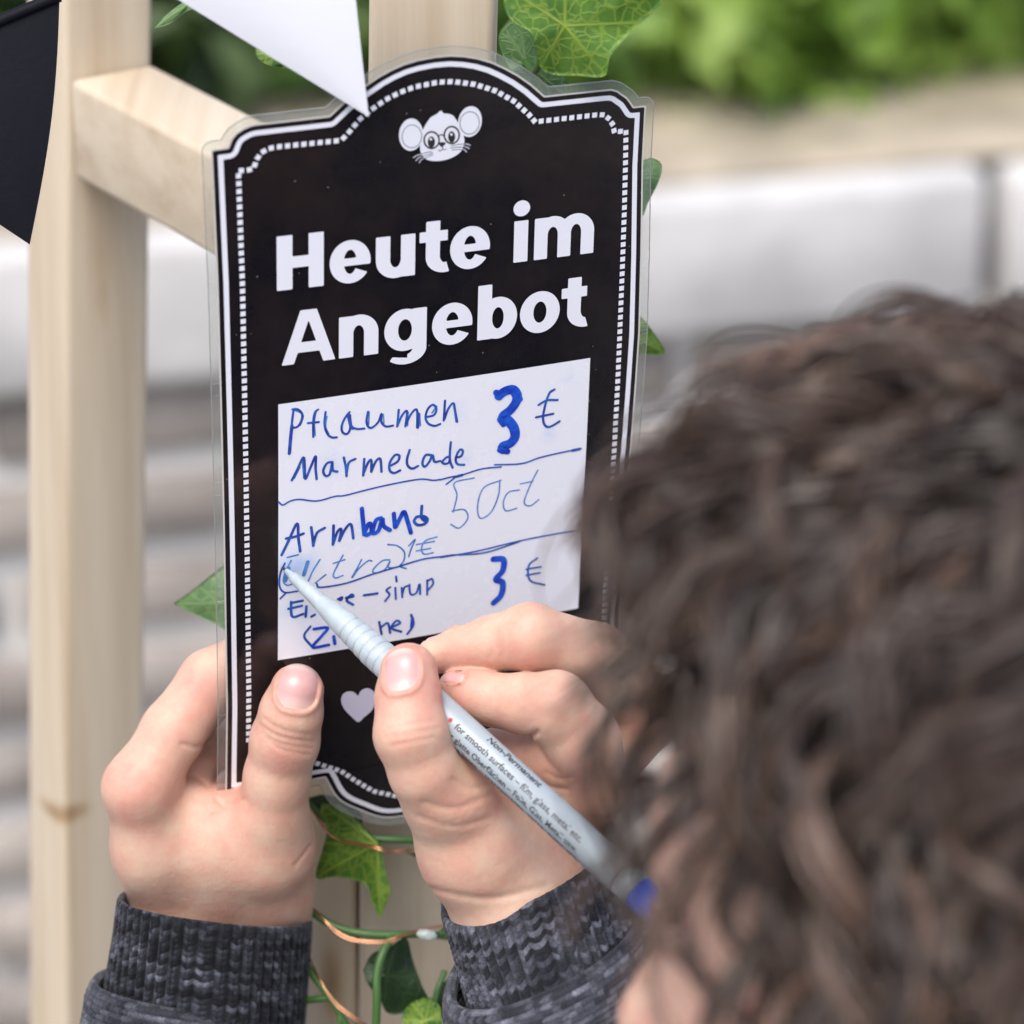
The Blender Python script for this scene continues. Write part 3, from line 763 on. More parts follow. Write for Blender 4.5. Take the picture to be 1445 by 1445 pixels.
st(B3, cdv, 6.5, [(720, 145), (730, 250), (740, 350)], [(740, 340), (770, 270), (790, 270), (795, 330), (760, 355)], [(870, 220), (830, 240), (805, 335), (850, 320), (880, 225), (890, 280), (940, 315)], [(970, 185), (980, 290)], [(985, 290), (1020, 220), (1050, 170), (1080, 250), (1105, 335)])
st(B1, cdv, 4.5, [(1190, 125), (1185, 215)], [(1145, 215), (1130, 245), (1160, 275), (1215, 265), (1235, 230), (1200, 205), (1150, 210)])
st(B3, cdv, 5, [(1195, 225), (1222, 245)])
st(B2, cdv, 2.6, [(140, 535), (225, 513)], [(170, 560), (130, 640), (110, 720), (140, 755), (190, 740)], [(395, 550), (340, 640), (305, 720)], [(360, 735), (440, 670)], [(575, 515), (530, 600), (500, 670), (520, 695), (575, 675)], [(500, 580), (590, 550)], [(720, 550), (690, 610), (645, 690)], [(650, 690), (700, 620), (770, 560), (800, 560)],
   [(940, 550), (880, 560), (810, 630), (830, 655), (900, 630), (945, 560), (930, 610), (1000, 610)], [(925, 430), (1000, 440), (1055, 490), (1050, 560), (1020, 600), (1070, 620)], [(1090, 440), (1140, 390), (1110, 460), (1090, 525)], [(1310, 370), (1220, 400), (1190, 460), (1210, 505), (1280, 495)], [(1150, 430), (1290, 405)], [(1150, 480), (1260, 460)])
st(B2, cdv, 6, [(300, 570), (270, 670)], [(150, 620), (125, 720)])
st(B1, cdv, 2.8, [(120, 580), (85, 660), (80, 760), (120, 810), (220, 800)], [(130, 815), (85, 860)], [(370, 740), (400, 768), (600, 735), (800, 665), (1000, 605), (1200, 545), (1340, 525), (1445, 510)])
st(B1, c3, 2.5, [(755, 825), (900, 800), (1070, 760), (1200, 735), (1300, 720)], [(830, 815), (940, 805), (1075, 762)])
st(B2, c3, 2.3, [(890, 500), (810, 520), (820, 570), (805, 640)], [(800, 635), (850, 630), (865, 665), (830, 705), (795, 690)], [(1000, 510), (930, 540), (905, 610), (915, 665), (960, 640), (990, 570), (995, 510)], [(1075, 550), (1030, 560), (1010, 600), (1020, 635), (1065, 625)], [(1150, 470), (1120, 530), (1095, 600), (1120, 615), (1155, 590)], [(1080, 525), (1130, 515)])
st(B1, cdv, 4, [(170, 885), (180, 1000), (265, 980)], [(150, 940), (255, 915)], [(185, 890), (260, 875)], [(290, 920), (285, 1000)], [(330, 1000), (355, 985)], [(600, 850), (655, 840), (640, 825), (605, 870), (655, 905)], [(740, 830), (845, 815)])
st(B1, cdv, 3.2, [(535, 860), (570, 845), (560, 870), (540, 862)], [(945, 765), (915, 790), (940, 825), (905, 875)], [(985, 770), (990, 860)], [(990, 680), (995, 720)], [(1035, 770), (1040, 845)], [(1040, 820), (1055, 770), (1080, 755)], [(1095, 745), (1105, 820), (1150, 810), (1175, 740), (1180, 820)], [(1235, 710), (1235, 825)], [(1235, 720), (1270, 700), (1280, 740), (1240, 790)])
st(B1, c3, 3.6, [(225, 1110), (200, 1150), (230, 1190)], [(505, 1090), (515, 1140)], [(515, 1110), (540, 1095), (550, 1135)], [(560, 1110), (590, 1095), (575, 1085), (555, 1115), (595, 1130)], [(635, 1060), (645, 1100), (620, 1140)])
st(B3, c3, 5, [(240, 1120), (295, 1115), (270, 1150), (235, 1195), (300, 1185)], [(320, 1150), (325, 1180)], [(640, 1075), (637, 1110)])
st(B3, c3, 9.5, [(970, 832), (1010, 835), (1008, 880), (980, 915), (1008, 930), (1002, 980), (972, 1012)])
st(B1, c3, 3, [(1150, 830), (1115, 860), (1120, 920), (1180, 940)], [(1105, 875), (1165, 865)], [(1105, 900), (1160, 890)])
def ink(name, col, c2):
    m, nt, N, L, b = new_mat(name)
    tc = N.new('ShaderNodeTexCoord'); no = N.new('ShaderNodeTexNoise'); no.inputs['Scale'].default_value = 420; no.inputs['Detail'].default_value = 3
    L.new(tc.outputs['Object'], no.inputs['Vector'])
    r = ramp(N, [(.35, col), (.68, c2)]); L.new(no.outputs['Fac'], r.inputs[0]); L.new(r.outputs[0], b.inputs['Base Color'])
    setp(b, Roughness=.35); return m
for nm, lst, mt, hh in (('marker_writing', B2, ink('pale_blue_ink', (.05, .17, .48), (.13, .33, .68)), .062), ('marker_writing', B1, ink('blue_ink', (.012, .04, .30), (.02, .13, .52)), .11), ('bold_marker_writing', B3, ink('strong_blue_ink', (.006, .035, .42), (.01, .12, .68)), .17)):
    V, P, H_ = ribbon_mesh(lst); sheet(nm, V, P, hh + H_, mt)['kind'] = 'stuff'
# pale smudges of wiped ink on the panel
tc = pN.new('ShaderNodeTexCoord'); prev = None
base_in = pB.inputs['Base Color']
cur = (.83, .85, .92)
acc = None
for (px_, py_, rad, amt) in ((470, 650, .007, .25), (652, 640, .005, .3), (775, 612, .004, .25), (420, 800, .008, .55), (440, 868, .006, .25), (510, 745, .004, .45), (648, 580, .005, .2), (800, 530, .003, .25), (480, 905, .006, .2), (405, 860, .004, .3)):
    vd = pN.new('ShaderNodeVectorMath'); vd.operation = 'DISTANCE'
    pL.new(tc.outputs['Object'], vd.inputs[0]); vd.inputs[1].default_value = s2w(*S(px_, py_), .04)
    mr = pN.new('ShaderNodeMapRange'); mr.inputs[1].default_value = 0; mr.inputs[2].default_value = rad; mr.inputs[3].default_value = amt; mr.inputs[4].default_value = 0; mr.interpolation_type = 'SMOOTHSTEP'
    pL.new(vd.outputs['Value'], mr.inputs[0])
    if acc is None: acc = mr.outputs[0]
    else:
        ad = pN.new('ShaderNodeMath'); ad.operation = 'MAXIMUM'; pL.new(acc, ad.inputs[0]); pL.new(mr.outputs[0], ad.inputs[1]); acc = ad.outputs[0]
no = pN.new('ShaderNodeTexNoise'); no.inputs['Scale'].default_value = 160; no.inputs['Detail'].default_value = 4; pL.new(tc.outputs['Object'], no.inputs['Vector'])
rr = pN.new('ShaderNodeMapRange'); rr.inputs[1].default_value = .35; rr.inputs[2].default_value = .65; pL.new(no.outputs['Fac'], rr.inputs[0])
mm = pN.new('ShaderNodeMath'); mm.operation = 'MULTIPLY'; pL.new(acc, mm.inputs[0]); pL.new(rr.outputs[0], mm.inputs[1])
mx = pN.new('ShaderNodeMix'); mx.data_type = 'RGBA'; pL.new(mm.outputs[0], mx.inputs[0]); mx.inputs[6].default_value = (*cur, 1); mx.inputs[7].default_value = (.2, .45, .85, 1)
pL.new(mx.outputs[2], base_in)
# ------------------------------------------------------------------ bunting
M_pblack = plain('black_pennant_paper', (.005, .005, .009), .6, bump=.12, bscale=500, Specular_IOR_Level=.12)
M_pwhite = plain('white_pennant_paper', (.50, .515, .555), .65, bump=.06, bscale=500)
M_cord = plain('white_cord', (.7, .7, .68), .8, bump=.5, bscale=900)
bt = empty('bunting', PW(250, -150, 852)); tag(bt, 'paper bunting with one black and one white triangular pennant', 'bunting')
def pennant(a, b, tip, da, db, dt, mat, edge, bow, label):
    """a, b: top corners in photo pixels with depths; a sheet with thickness and a gentle curl"""
    A, B, T = at_depth(*a, da), at_depth(*b, db), at_depth(*tip, dt)
    nr = np.cross(B - A, T - A); nr /= np.linalg.norm(nr)
    if nr[2] < 0: nr = -nr
    n = 22; V, F = [], []
    for i in range(n + 1):
        s = i / n
        L_, R_ = A + (T - A) * s, B + (T - B) * s
        R_ = R_ + (B - A) / np.linalg.norm(B - A) * bow * math.sin(math.pi * s) 
        for j in range(n + 1):
            t = j / n
            V.append(L_ + (R_ - L_) * t + nr * (3.0 * math.sin(math.pi * t) * (1 - s) + 1.2 * math.sin(3 * s)))
    V = np.array(V); k = n + 1
    F = [(i * k + j, i * k + j + 1, (i + 1) * k + j + 1, (i + 1) * k + j) for i in range(n) for j in range(n)]
    W = np.vstack([V, V - nr * .35]); m_ = len(V)
    ring_ = [j for j in range(k)] + [i * k + n for i in range(1, k)] + [n * k + j for j in range(n - 1, -1, -1)] + [i * k for i in range(n - 1, 0, -1)]
    Fs = F + [tuple(m_ + q for q in reversed(f)) for f in F]
    o = mesh_obj('pennant', c2w(W), Fs, mat, bt, smooth=True); o['label'] = label
    Fe = [(ring_[q], ring_[(q + 1) % len(ring_)], m_ + ring_[(q + 1) % len(ring_)], m_ + ring_[q]) for q in range(len(ring_))]
    mesh_obj('paper_edge', c2w(W), Fe, edge, o)
    # folded-over top along the cord
    fold = []
    for j in range(n + 1):
        t = j / n; p = A + (B - A) * t + nr * (3.0 * math.sin(math.pi * t)); fold.append(p)
    v, f = tube(np.array(fold), 1.5, 8); mesh_obj('fold', c2w(np.array(v)), f, mat, o, smooth=True)
    return A, B
# parents two deep: keep the matrices simple by placing sub-parts in world space
a1 = pennant((-260, 142), (84, -6), (42, 345), 880, 878, 884, M_pblack, M_pwhite, 2.0, 'black paper pennant with white cut edges')
a2 = pennant((67, -115), (489, -130), (520.5, 165), 838, 832, 836, M_pwhite, M_pwhite, 0.0, 'white paper pennant whose tip hangs over the sign')
cpts = spline(np.array([at_depth(-420, 215, 882), a1[0] + [0, .8, 0], a1[1] + [0, .8, 0], a2[0] + [0, .8, 0], a2[1] + [0, .8, 0], at_depth(760, -140, 838), at_depth(1100, -60, 850)]), 10)
v, f = tube(cpts, .9, 8); mesh_obj('cord', c2w(np.array(v)), f, M_cord, bt, smooth=True)

# ------------------------------------------------------------------ artificial ivy and copper wire
def ivy_mat(name, c1, c2, vein):
    m, nt, N, L, b = new_mat(name)
    at = N.new('ShaderNodeAttribute'); at.attribute_name = 'uvp'
    vc = N.new('ShaderNodeAttribute'); vc.attribute_name = 'Col'
    vo = N.new('ShaderNodeTexVoronoi'); vo.feature = 'DISTANCE_TO_EDGE'; vo.inputs['Scale'].default_value = .30
    no = N.new('ShaderNodeTexNoise'); no.inputs['Scale'].default_value = .35
    L.new(at.outputs['Vector'], no.inputs['Vector'])
    va = N.new('ShaderNodeVectorMath'); va.operation = 'MULTIPLY_ADD'; va.inputs[1].default_value = (2, 2, 2)
    L.new(no.outputs['Color'], va.inputs[0]); L.new(at.outputs['Vector'], va.inputs[2])
    L.new(va.outputs[0], vo.inputs['Vector'])
    mr = N.new('ShaderNodeMapRange'); mr.inputs[1].default_value = .015; mr.inputs[2].default_value = .10; mr.inputs[3].default_value = .42; mr.inputs[4].default_value = 0
    L.new(vo.outputs['Distance'], mr.inputs[0])
    sp = N.new('ShaderNodeSeparateColor'); L.new(vc.outputs['Color'], sp.inputs[0])
    mxv = N.new('ShaderNodeMath'); mxv.operation = 'MAXIMUM'; L.new(mr.outputs[0], mxv.inputs[0]); L.new(sp.outputs[0], mxv.inputs[1])
    n2 = N.new('ShaderNodeTexNoise'); n2.inputs['Scale'].default_value = .16; n2.inputs['Detail'].default_value = 5; L.new(at.outputs['Vector'], n2.inputs['Vector'])
    r = ramp(N, [(.35, c1), (.65, c2)]); L.new(n2.outputs['Fac'], r.inputs[0])
    mx = N.new('ShaderNodeMix'); mx.data_type = 'RGBA'; L.new(mxv.outputs[0], mx.inputs[0]); L.new(r.outputs[0], mx.inputs[6]); mx.inputs[7].default_value = (*vein, 1)
    L.new(mx.outputs[2], b.inputs['Base Color']); setp(b, Roughness=.42)
    bp = N.new('ShaderNodeBump'); bp.inputs['Strength'].default_value = .5; bp.inputs['Distance'].default_value = .0004; bp.invert = True
    L.new(mxv.outputs[0], bp.inputs['Height']); L.new(bp.outputs[0], b.inputs['Normal'])
    tr = N.new('ShaderNodeBsdfTranslucent'); L.new(mx.outputs[2], tr.inputs[0])
    ms = N.new('ShaderNodeMixShader'); ms.inputs[0].default_value = .3; L.new(b.outputs[0], ms.inputs[1]); L.new(tr.outputs[0], ms.inputs[2]); L.new(ms.outputs[0], N['Material Output'].inputs[0])
    return m
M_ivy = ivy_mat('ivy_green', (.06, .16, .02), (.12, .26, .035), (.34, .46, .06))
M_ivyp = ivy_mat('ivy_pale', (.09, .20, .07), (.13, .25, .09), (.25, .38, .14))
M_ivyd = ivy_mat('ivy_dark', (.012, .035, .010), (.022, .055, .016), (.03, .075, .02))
M_stem = plain('ivy_stem', (.05, .13, .03), .45)
ivy = empty('ivy_garland', PW(560, 1445, 950)); tag(ivy, 'artificial ivy garland wound round the sign post with veined green leaves', 'garland')
def ivy_leaf(outl, ctr, depth, tilt, mat, tips=None, cup=2.0, seed=0, lab=None):
    """outline in photo pixels; tilt = depth change in mm per 100 px right / down"""
    O = spline(np.array(list(outl) + [outl[0]], float), 6)[:-1]
    C = np.array(ctr, float); n = len(O); R_ = 14
    V, uv = [], []
    def pt(p, s):
        d = depth + (p[0] - C[0]) / 100 * tilt[0] + (p[1] - C[1]) / 100 * tilt[1]
        ang = math.atan2(p[1] - C[1], p[0] - C[0])
        z = cup * (s ** 1.6) * (.55 + .45 * math.cos(3 * ang + seed)) 
        q = at_depth(p[0], p[1], d); q[2] -= z
        return q
    V.append(pt(C, 0)); uv.append(C / 5.8)
    for k in range(1, R_ + 1):
        s = k / R_
        for p in O:
            q = C + (p - C) * s; V.append(pt(q, s)); uv.append(q / 5.8)
    F = [(0, 1 + (j + 1) % n, 1 + j) for j in range(n)]
    for k in range(R_ - 1):
        a, b = 1 + k * n, 1 + (k + 1) * n
        F += [(a + j, a + (j + 1) % n, b + (j + 1) % n, b + j) for j in range(n)]
    V = np.array(V); uv = np.array(uv)
    # main veins: distance to the rays from the stalk to the tips
    P2 = uv * 5.8; d = np.full(len(P2), 1e9)
    for tp in (tips or [O[i] for i in range(0, n, max(1, n // 5))]):
        a, b = C, np.array(tp, float); ab = b - a; t = np.clip(((P2 - a) @ ab) / (ab @ ab), 0, .96)
        d = np.minimum(d, np.linalg.norm(P2 - a - t[:, None] * ab, axis=1) + t * 1.2)
        for sgn in (1, -1):                                        # side veins
            for s0 in (.3, .55):
                a2_ = a + ab * s0; e = ab * .33; c_, s_ = math.cos(.75 * sgn), math.sin(.75 * sgn)
                e = np.array([e[0] * c_ - e[1] * s_, e[0] * s_ + e[1] * c_]); t2 = np.clip(((P2 - a2_) @ e) / (e @ e), 0, 1)
                d = np.minimum(d, np.linalg.norm(P2 - a2_ - t2[:, None] * e, axis=1) + 1.2)
    col = np.clip(1 - d / 3.2, 0, 1)[:, None] * np.array([[.9, 0, 0]])
    m_ = len(V); V2 = np.vstack([V, V + np.array([0, 0, -.35])])
    ring0 = 1 + (R_ - 1) * n
    F2 = F + [tuple(m_ + q for q in reversed(f)) for f in F] + [(ring0 + j, m_ + ring0 + j, m_ + ring0 + (j + 1) % n, ring0 + (j + 1) % n) for j in range(n)]
    o = mesh_obj('leaf', c2w(V2), F2, mat, ivy, smooth=True, colors=np.vstack([col, col]), uvs=np.vstack([uv, uv]))
    if lab: o['label'] = lab
    return o
ivy_leaf([(709, -30), (712, 10), (725, 30), (748, 45), (757, 72), (762, 92), (778, 102), (815, 105), (853, 107), (861, 80), (880, 55), (905, 30), (937, -3), (965, -45), (900, -90), (810, -110), (745, -85)], (797, 37), 850, (-3, 6), M_ivy, [(905, 30), (762, 95), (853, 104), (800, -105), (715, -20)], 4, 1, 'large veined ivy leaf above the shoulder of the sign')
ivy_leaf([(722, 22), (708, 38), (703, 55), (709, 75), (716, 90), (728, 110), (745, 128), (770, 140), (796, 134), (799, 110), (785, 95), (770, 60), (748, 36)], (742, 88), 874, (2, 3), M_ivyp, [(712, 40), (796, 134), (735, 40)], 2, 2)
ivy_leaf([(880, 210), (905, 224), (920, 222), (934, 232), (930, 255), (915, 285), (905, 305), (880, 290), (865, 250)], (888, 250), 905, (4, 0), M_ivyp, [(930, 232), (905, 300), (880, 212)], 2, 3)
ivy_leaf([(870, 420), (900, 442), (922, 468), (939, 497), (915, 500), (885, 497), (860, 470)], (888, 470), 944, (3, 0), M_ivy, [(938, 496), (872, 422), (865, 470)], 2, 4)
ivy_leaf([(244, 852), (275, 830), (300, 810), (322, 795), (345, 800), (370, 850), (350, 900), (322, 892), (300, 880), (270, 866)], (335, 848), 944, (-2, 0), M_ivyp, [(246, 852), (322, 797), (325, 890)], 2, 5)
ivy_leaf([(453, 1133), (452, 1150), (461, 1170), (456, 1195), (445, 1239), (470, 1239), (498, 1243), (517, 1252), (525, 1275), (536, 1297), (543, 1280), (551, 1258), (545, 1235), (538, 1195), (530, 1185), (512, 1165), (495, 1148), (478, 1138)], (532, 1190), 941, (-8, 3), M_ivy, [(447, 1238), (536, 1295), (455, 1136), (470, 1190)], 3, 6, 'bright veined ivy leaf below the sign')
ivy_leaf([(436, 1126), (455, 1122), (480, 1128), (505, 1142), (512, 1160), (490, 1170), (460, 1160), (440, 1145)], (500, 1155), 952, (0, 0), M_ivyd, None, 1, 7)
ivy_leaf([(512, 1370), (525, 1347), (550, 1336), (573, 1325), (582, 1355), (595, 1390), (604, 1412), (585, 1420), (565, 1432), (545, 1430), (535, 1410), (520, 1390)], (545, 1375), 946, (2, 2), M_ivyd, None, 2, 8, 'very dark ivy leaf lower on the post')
ivy_leaf([(566, 1440), (575, 1420), (595, 1409), (612, 1412), (622, 1430), (622, 1470), (580, 1480)], (600, 1440), 938, (0, 0), M_ivy, None, 3, 9)
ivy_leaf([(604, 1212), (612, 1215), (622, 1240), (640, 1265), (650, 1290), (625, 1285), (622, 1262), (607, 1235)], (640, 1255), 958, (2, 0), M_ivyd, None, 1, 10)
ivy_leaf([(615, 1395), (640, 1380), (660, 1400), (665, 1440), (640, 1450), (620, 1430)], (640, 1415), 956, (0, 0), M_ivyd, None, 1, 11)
ivy_leaf([(216, 40), (232, 22), (250, 8), (270, -5), (300, -20), (290, 5), (262, 16), (240, 32)], (268, 2), 880, (0, 0), M_ivyp, [(218, 38), (298, -18)], 1, 12)
ivy_leaf([(358, 68), (375, 72), (400, 80), (425, 95), (410, 96), (380, 92), (364, 82)], (400, 88), 876, (0, 0), M_ivy, [(360, 70)], 1, 13)
def strand(pts, r, mat, name, parent, d=None):
    P_ = spline(np.array([at_depth(*p) for p in pts]), 8)
    v, f = tube(P_, r, 7); return mesh_obj(name, c2w(np.array(v)), f, mat, parent, smooth=True)
for pts, r in (([(420, 1120, 952), (470, 1165, 950), (525, 1182, 944), (590, 1186, 946), (660, 1190, 965), (720, 1200, 985)], 1.1), ([(420, 1265, 950), (445, 1290, 944), (480, 1310, 942), (530, 1319, 941), (590, 1318, 944), (640, 1322, 962), (700, 1330, 985)], 1.25), ([(400, 1290, 965), (432, 1360, 950), (460, 1400, 945), (480, 1430, 944), (500, 1475, 946)], 1.2),
               ([(553, 1321, 941), (540, 1345, 938), (532, 1375, 937), (532, 1410, 937), (530, 1470, 940)], 1.3), ([(430, 1412, 948), (447, 1410, 946), (462, 1408, 945)], 1.1), ([(575, 1200, 950), (605, 1214, 955)], .9), ([(480, 1432, 944), (478, 1480, 945)], 1.0), ([(628, 1370, 950), (616, 1400, 948), (612, 1420, 940)], .9),
               ([(640, 1285, 958), (622, 1320, 950)], .9), ([(742, 88, 874), (756, 100, 862), (770, 60, 856), (797, 37, 851)], 1.1), ([(797, 37, 851), (720, -40, 870), (600, -60, 880), (480, -20, 890), (400, 88, 878)], 1.0), ([(742, 88, 874), (800, 180, 895), (880, 250, 908), (860, 380, 930), (888, 470, 946), (800, 700, 960), (560, 900, 970), (335, 848, 946), (400, 1000, 990), (420, 1120, 965)], 1.0)):
    strand(pts, r * .85, M_stem, 'stem', ivy)
M_copper = plain('copper_wire', (.72, .36, .20), .25, Metallic=1.0)
fl = empty('fairy_light_wire', PW(470, 1315, 945)); tag(fl, 'thin copper fairy light wire twisted along the ivy stems', 'wire')
for pts in ([(415, 1100, 952), (440, 1145, 949), (475, 1180, 946), (525, 1193, 941), (550, 1200, 941), (600, 1198, 946), (680, 1200, 975)], [(425, 1262, 950), (450, 1290, 942), (478, 1315, 940), (505, 1326, 939), (545, 1327, 939), (575, 1316, 941), (625, 1305, 950), (690, 1300, 980)], [(432, 1338, 950), (450, 1380, 944), (475, 1415, 942), (505, 1438, 941), (530, 1455, 942)]):
    strand(pts, .22, M_copper, 'wire', fl); strand([(x + 2.5 * math.sin(i * 2), y + 3.2, d - .5) for i, (x, y, d) in enumerate(pts)], .2, M_copper, 'wire', fl)
bd_ = at_depth(602, 1319, 940); gv, gf = tube(np.array([bd_ + [-2.6, .3, 0], bd_ + [-2, .3, 0], bd_ + [0, 0, 0], bd_ + [2, -.3, 0], bd_ + [2.6, -.3, 0]]), [.2, 1.1, 1.35, 1.1, .2], 10)
mesh_obj('light_bead', c2w(np.array(gv)), gf, plain('clear_bead', (.75, .85, .82), .12, Transmission_Weight=.6), fl, smooth=True)

# ------------------------------------------------------------------ marker pen
M_pen = plain('pale_grey_barrel', (.33, .385, .42), .34, bump=.04, bscale=300, var=.04, vscale=300)
M_pgrip = plain('pale_grip', (.36, .42, .45), .42, var=.10, vscale=350)
M_pblue = plain('blue_end', (.02, .10, .55), .3)
M_ptext = plain('black_pen_print', (.02, .02, .03), .5)
M_pred = plain('red_print', (.45, .02, .02), .5)
pt0 = HP(398, 800, .4); pt1 = at_depth(880, 1240, 834)
pax = (pt1 - pt0) / np.linalg.norm(pt1 - pt0); t_mark = np.linalg.norm(pt1 - pt0)
pn0 = np.array([0, 0, 1.0]) - pax[2] * pax; pn0 /= np.linalg.norm(pn0); pn1 = np.cross(pax, pn0)
if pn1[0] < 0: pn1 = -pn1
pen = empty('marker_pen', c2w(pt0)); tag(pen, 'pale grey fineliner marker with blue end held on the sign', 'pen')
def lathe(prof, mat, name, sides=48, parent=None):
    prof = [(t, max(r, 1e-3)) for t, r in prof]
    V = [pt0 + t * pax + r * (math.cos(g) * pn0 + math.sin(g) * pn1) for t, r in prof for g in np.linspace(0, 2 * math.pi, sides, endpoint=False)]
    n = len(prof)
    F = [(i * sides + k, i * sides + (k + 1) % sides, (i + 1) * sides + (k + 1) % sides, (i + 1) * sides + k) for i in range(n - 1) for k in range(sides)]
    F += [tuple(range(sides - 1, -1, -1)), tuple((n - 1) * sides + k for k in range(sides))]
    return mesh_obj(name, c2w(np.array(V)), F, mat, parent or pen, smooth=True)
lathe([(0, .15), (.15, .3), (1.2, .38), (2.6, .5)], plain('dark_nib', (.03, .02, .05), .4), 'nib', 16)
lathe([(1.4, .45), (1.5, .62), (3.6, 1.0), (4.4, 1.15)], plain('blue_tinted_cone', (.42, .52, .66), .3, Transmission_Weight=.3), 'nib_cone', 24)
gp = [(4.0, .9), (4.1, 1.25), (4.6, 1.38), (8, 1.62), (12, 1.92), (14.2, 2.08), (14.4, 2.0), (14.7, 2.12), (17, 2.45), (20, 2.85), (22.5, 3.12)]
t = 23.2
while t < 52:
    rr_ = 3.12 + .78 * min(1, (t - 22.5) / 11)
    gp += [(t, rr_), (t + .25, rr_ + .10), (t + 1.9, rr_ + .12), (t + 2.25, rr_ + .02), (t + 2.4, rr_ - .26)]
    t += 2.55
gp += [(52, 3.9), (52.4, 4.05)]
lathe(gp, M_pgrip, 'grip', 56)
lathe([(52.2, 3.8), (52.4, 4.08), (54, 4.12), (t_mark - .2, 4.15), (t_mark - .18, 4.02)], M_pen, 'barrel', 64)
lathe([(t_mark - .2, 3.6), (t_mark - .2, 4.06), (t_mark + .12, 4.06), (t_mark + .12, 3.6)], M_ptext, 'seam_ring', 48)
lathe([(t_mark + .1, 3.8), (t_mark + .1, 4.13), (t_mark + 5.0, 4.10), (t_mark + 5.0, 3.7)], M_pen, 'collar', 48)
lathe([(t_mark + 4.9, 3.6), (t_mark + 5.0, 4.04), (t_mark + 14, 3.9), (t_mark + 15.2, 3.5), (t_mark + 15.5, 2.4)], M_pblue, 'end_plug', 48)
def axis_t(px, py):
    best = min(np.linspace(20, 140, 601), key=lambda s: (lambda q: (CPX + FPX * q[0] / -q[2] - px) ** 2 + (CPX - FPX * q[1] / -q[2] - py) ** 2)(pt0 + s * pax))
    return best
def pen_text(txt, ta, tb, s_mid, size, mat, bold=0.0):
    cu = bpy.data.curves.new('tmp', 'FONT'); cu.body = txt; cu.size = size; cu.offset = bold; cu.resolution_u = 3
    o = bpy.data.objects.new('tmp', cu); scene.collection.objects.link(o)
    me = bpy.data.meshes.new_from_object(o.evaluated_get(bpy.context.evaluated_depsgraph_get()))
    co = np.empty(len(me.vertices) * 3); me.vertices.foreach_get('co', co); co = co.reshape(-1, 3)
    F = [tuple(p.vertices) for p in me.polygons]
    bpy.data.objects.remove(o); bpy.data.curves.remove(cu); bpy.data.meshes.remove(me)
    x = ta + (co[:, 0] - co[:, 0].min()) / (np.ptp(co[:, 0])) * (tb - ta); ps = (s_mid + co[:, 1] - size * .3) / 4.15
    W = pt0 + x[:, None] * pax + 4.20 * (np.cos(ps)[:, None] * pn0 + np.sin(ps)[:, None] * pn1)
    return mesh_obj('printed_text', c2w(W), F, mat, pen)
def dot_on(t_, s_, r_):
    g = np.linspace(0, 2 * math.pi, 14, endpoint=False); x = t_ + r_ * np.cos(g); ps = (s_ + r_ * np.sin(g)) / 4.15
    W = pt0 + x[:, None] * pax + 4.21 * (np.cos(ps)[:, None] * pn0 + np.sin(ps)[:, None] * pn1)
    mesh_obj('bullet_mark', c2w(W), [tuple(range(14))], M_pred, pen)
ta, tb = axis_t(652, 1031), axis_t(829, 1194)
pen_text('for smooth surfaces – film, glass, metal etc.', ta, tb, .25, 2.25, M_ptext, .035)
ta2, tb2 = axis_t(648, 1028), axis_t(831, 1196)
pen_text('für glatte Oberflächen – Folie, Glas, Metall usw.', ta2 - .5, tb2 - .2, -2.45, 2.25, M_ptext, .035)
pen_text('surfaces lisses – transparents, verre, métal etc.', ta2 - 3.5, tb2 + .6, -4.9, 2.25, M_ptext, .035)
pen_text('Non-Permanent', axis_t(683, 1061), axis_t(757, 1128), 3.4, 2.4, M_ptext, .06)
dot_on(ta - 2.0, .35, .55); dot_on(ta2 - 2.6, -2.3, .55); dot_on(ta2 - 5.6, -4.7, .55)
# ------------------------------------------------------------------ the child: skin
m, nt, N, L, b = new_mat('skin')
M_skin = m
vc = N.new('ShaderNodeAttribute'); vc.attribute_name = 'Col'
sp = N.new('ShaderNodeSeparateColor'); L.new(vc.outputs['Color'], sp.inputs[0])
tc = N.new('ShaderNodeTexCoord')
no = N.new('ShaderNodeTexNoise'); no.inputs['Scale'].default_value = 110; no.inputs['Detail'].default_value = 5; no.inputs['Roughness'].default_value = .65; L.new(tc.outputs['Object'], no.inputs['Vector'])
mr = N.new('ShaderNodeMapRange'); mr.inputs[1].default_value = .3; mr.inputs[2].default_value = .7; mr.inputs[3].default_value = -.28; mr.inputs[4].default_value = .28; L.new(no.outputs['Fac'], mr.inputs[0])
ad = N.new('ShaderNodeMath'); ad.operation = 'ADD'; ad.use_clamp = True; L.new(sp.outputs[0], ad.inputs[0]); L.new(mr.outputs[0], ad.inputs[1])
r = ramp(N, [(0.0, (.59, .415, .31)), (.28, (.575, .35, .262)), (.65, (.555, .27, .21)), (1.0, (.49, .185, .15))]); L.new(ad.outputs[0], r.inputs[0])
L.new(r.outputs[0], b.inputs['Base Color'])
setp(b, Roughness=.5, Subsurface_Weight=.35, Subsurface_Scale=.0026, Subsurface_Radius=(1.0, .42, .25), Specular_IOR_Level=.38)
vo = N.new('ShaderNodeTexVoronoi'); vo.inputs['Scale'].default_value = 1100; vo.feature = 'DISTANCE_TO_EDGE'
mpv = N.new('ShaderNodeMapping'); mpv.inputs['Scale'].default_value = (1, 1, .55); L.new(tc.outputs['Object'], mpv.inputs[0]); L.new(mpv.outputs[0], vo.inputs['Vector'])
n3 = N.new('ShaderNodeTexNoise'); n3.inputs['Scale'].default_value = 700; n3.inputs['Detail'].default_value = 4; L.new(tc.outputs['Object'], n3.inputs['Vector'])
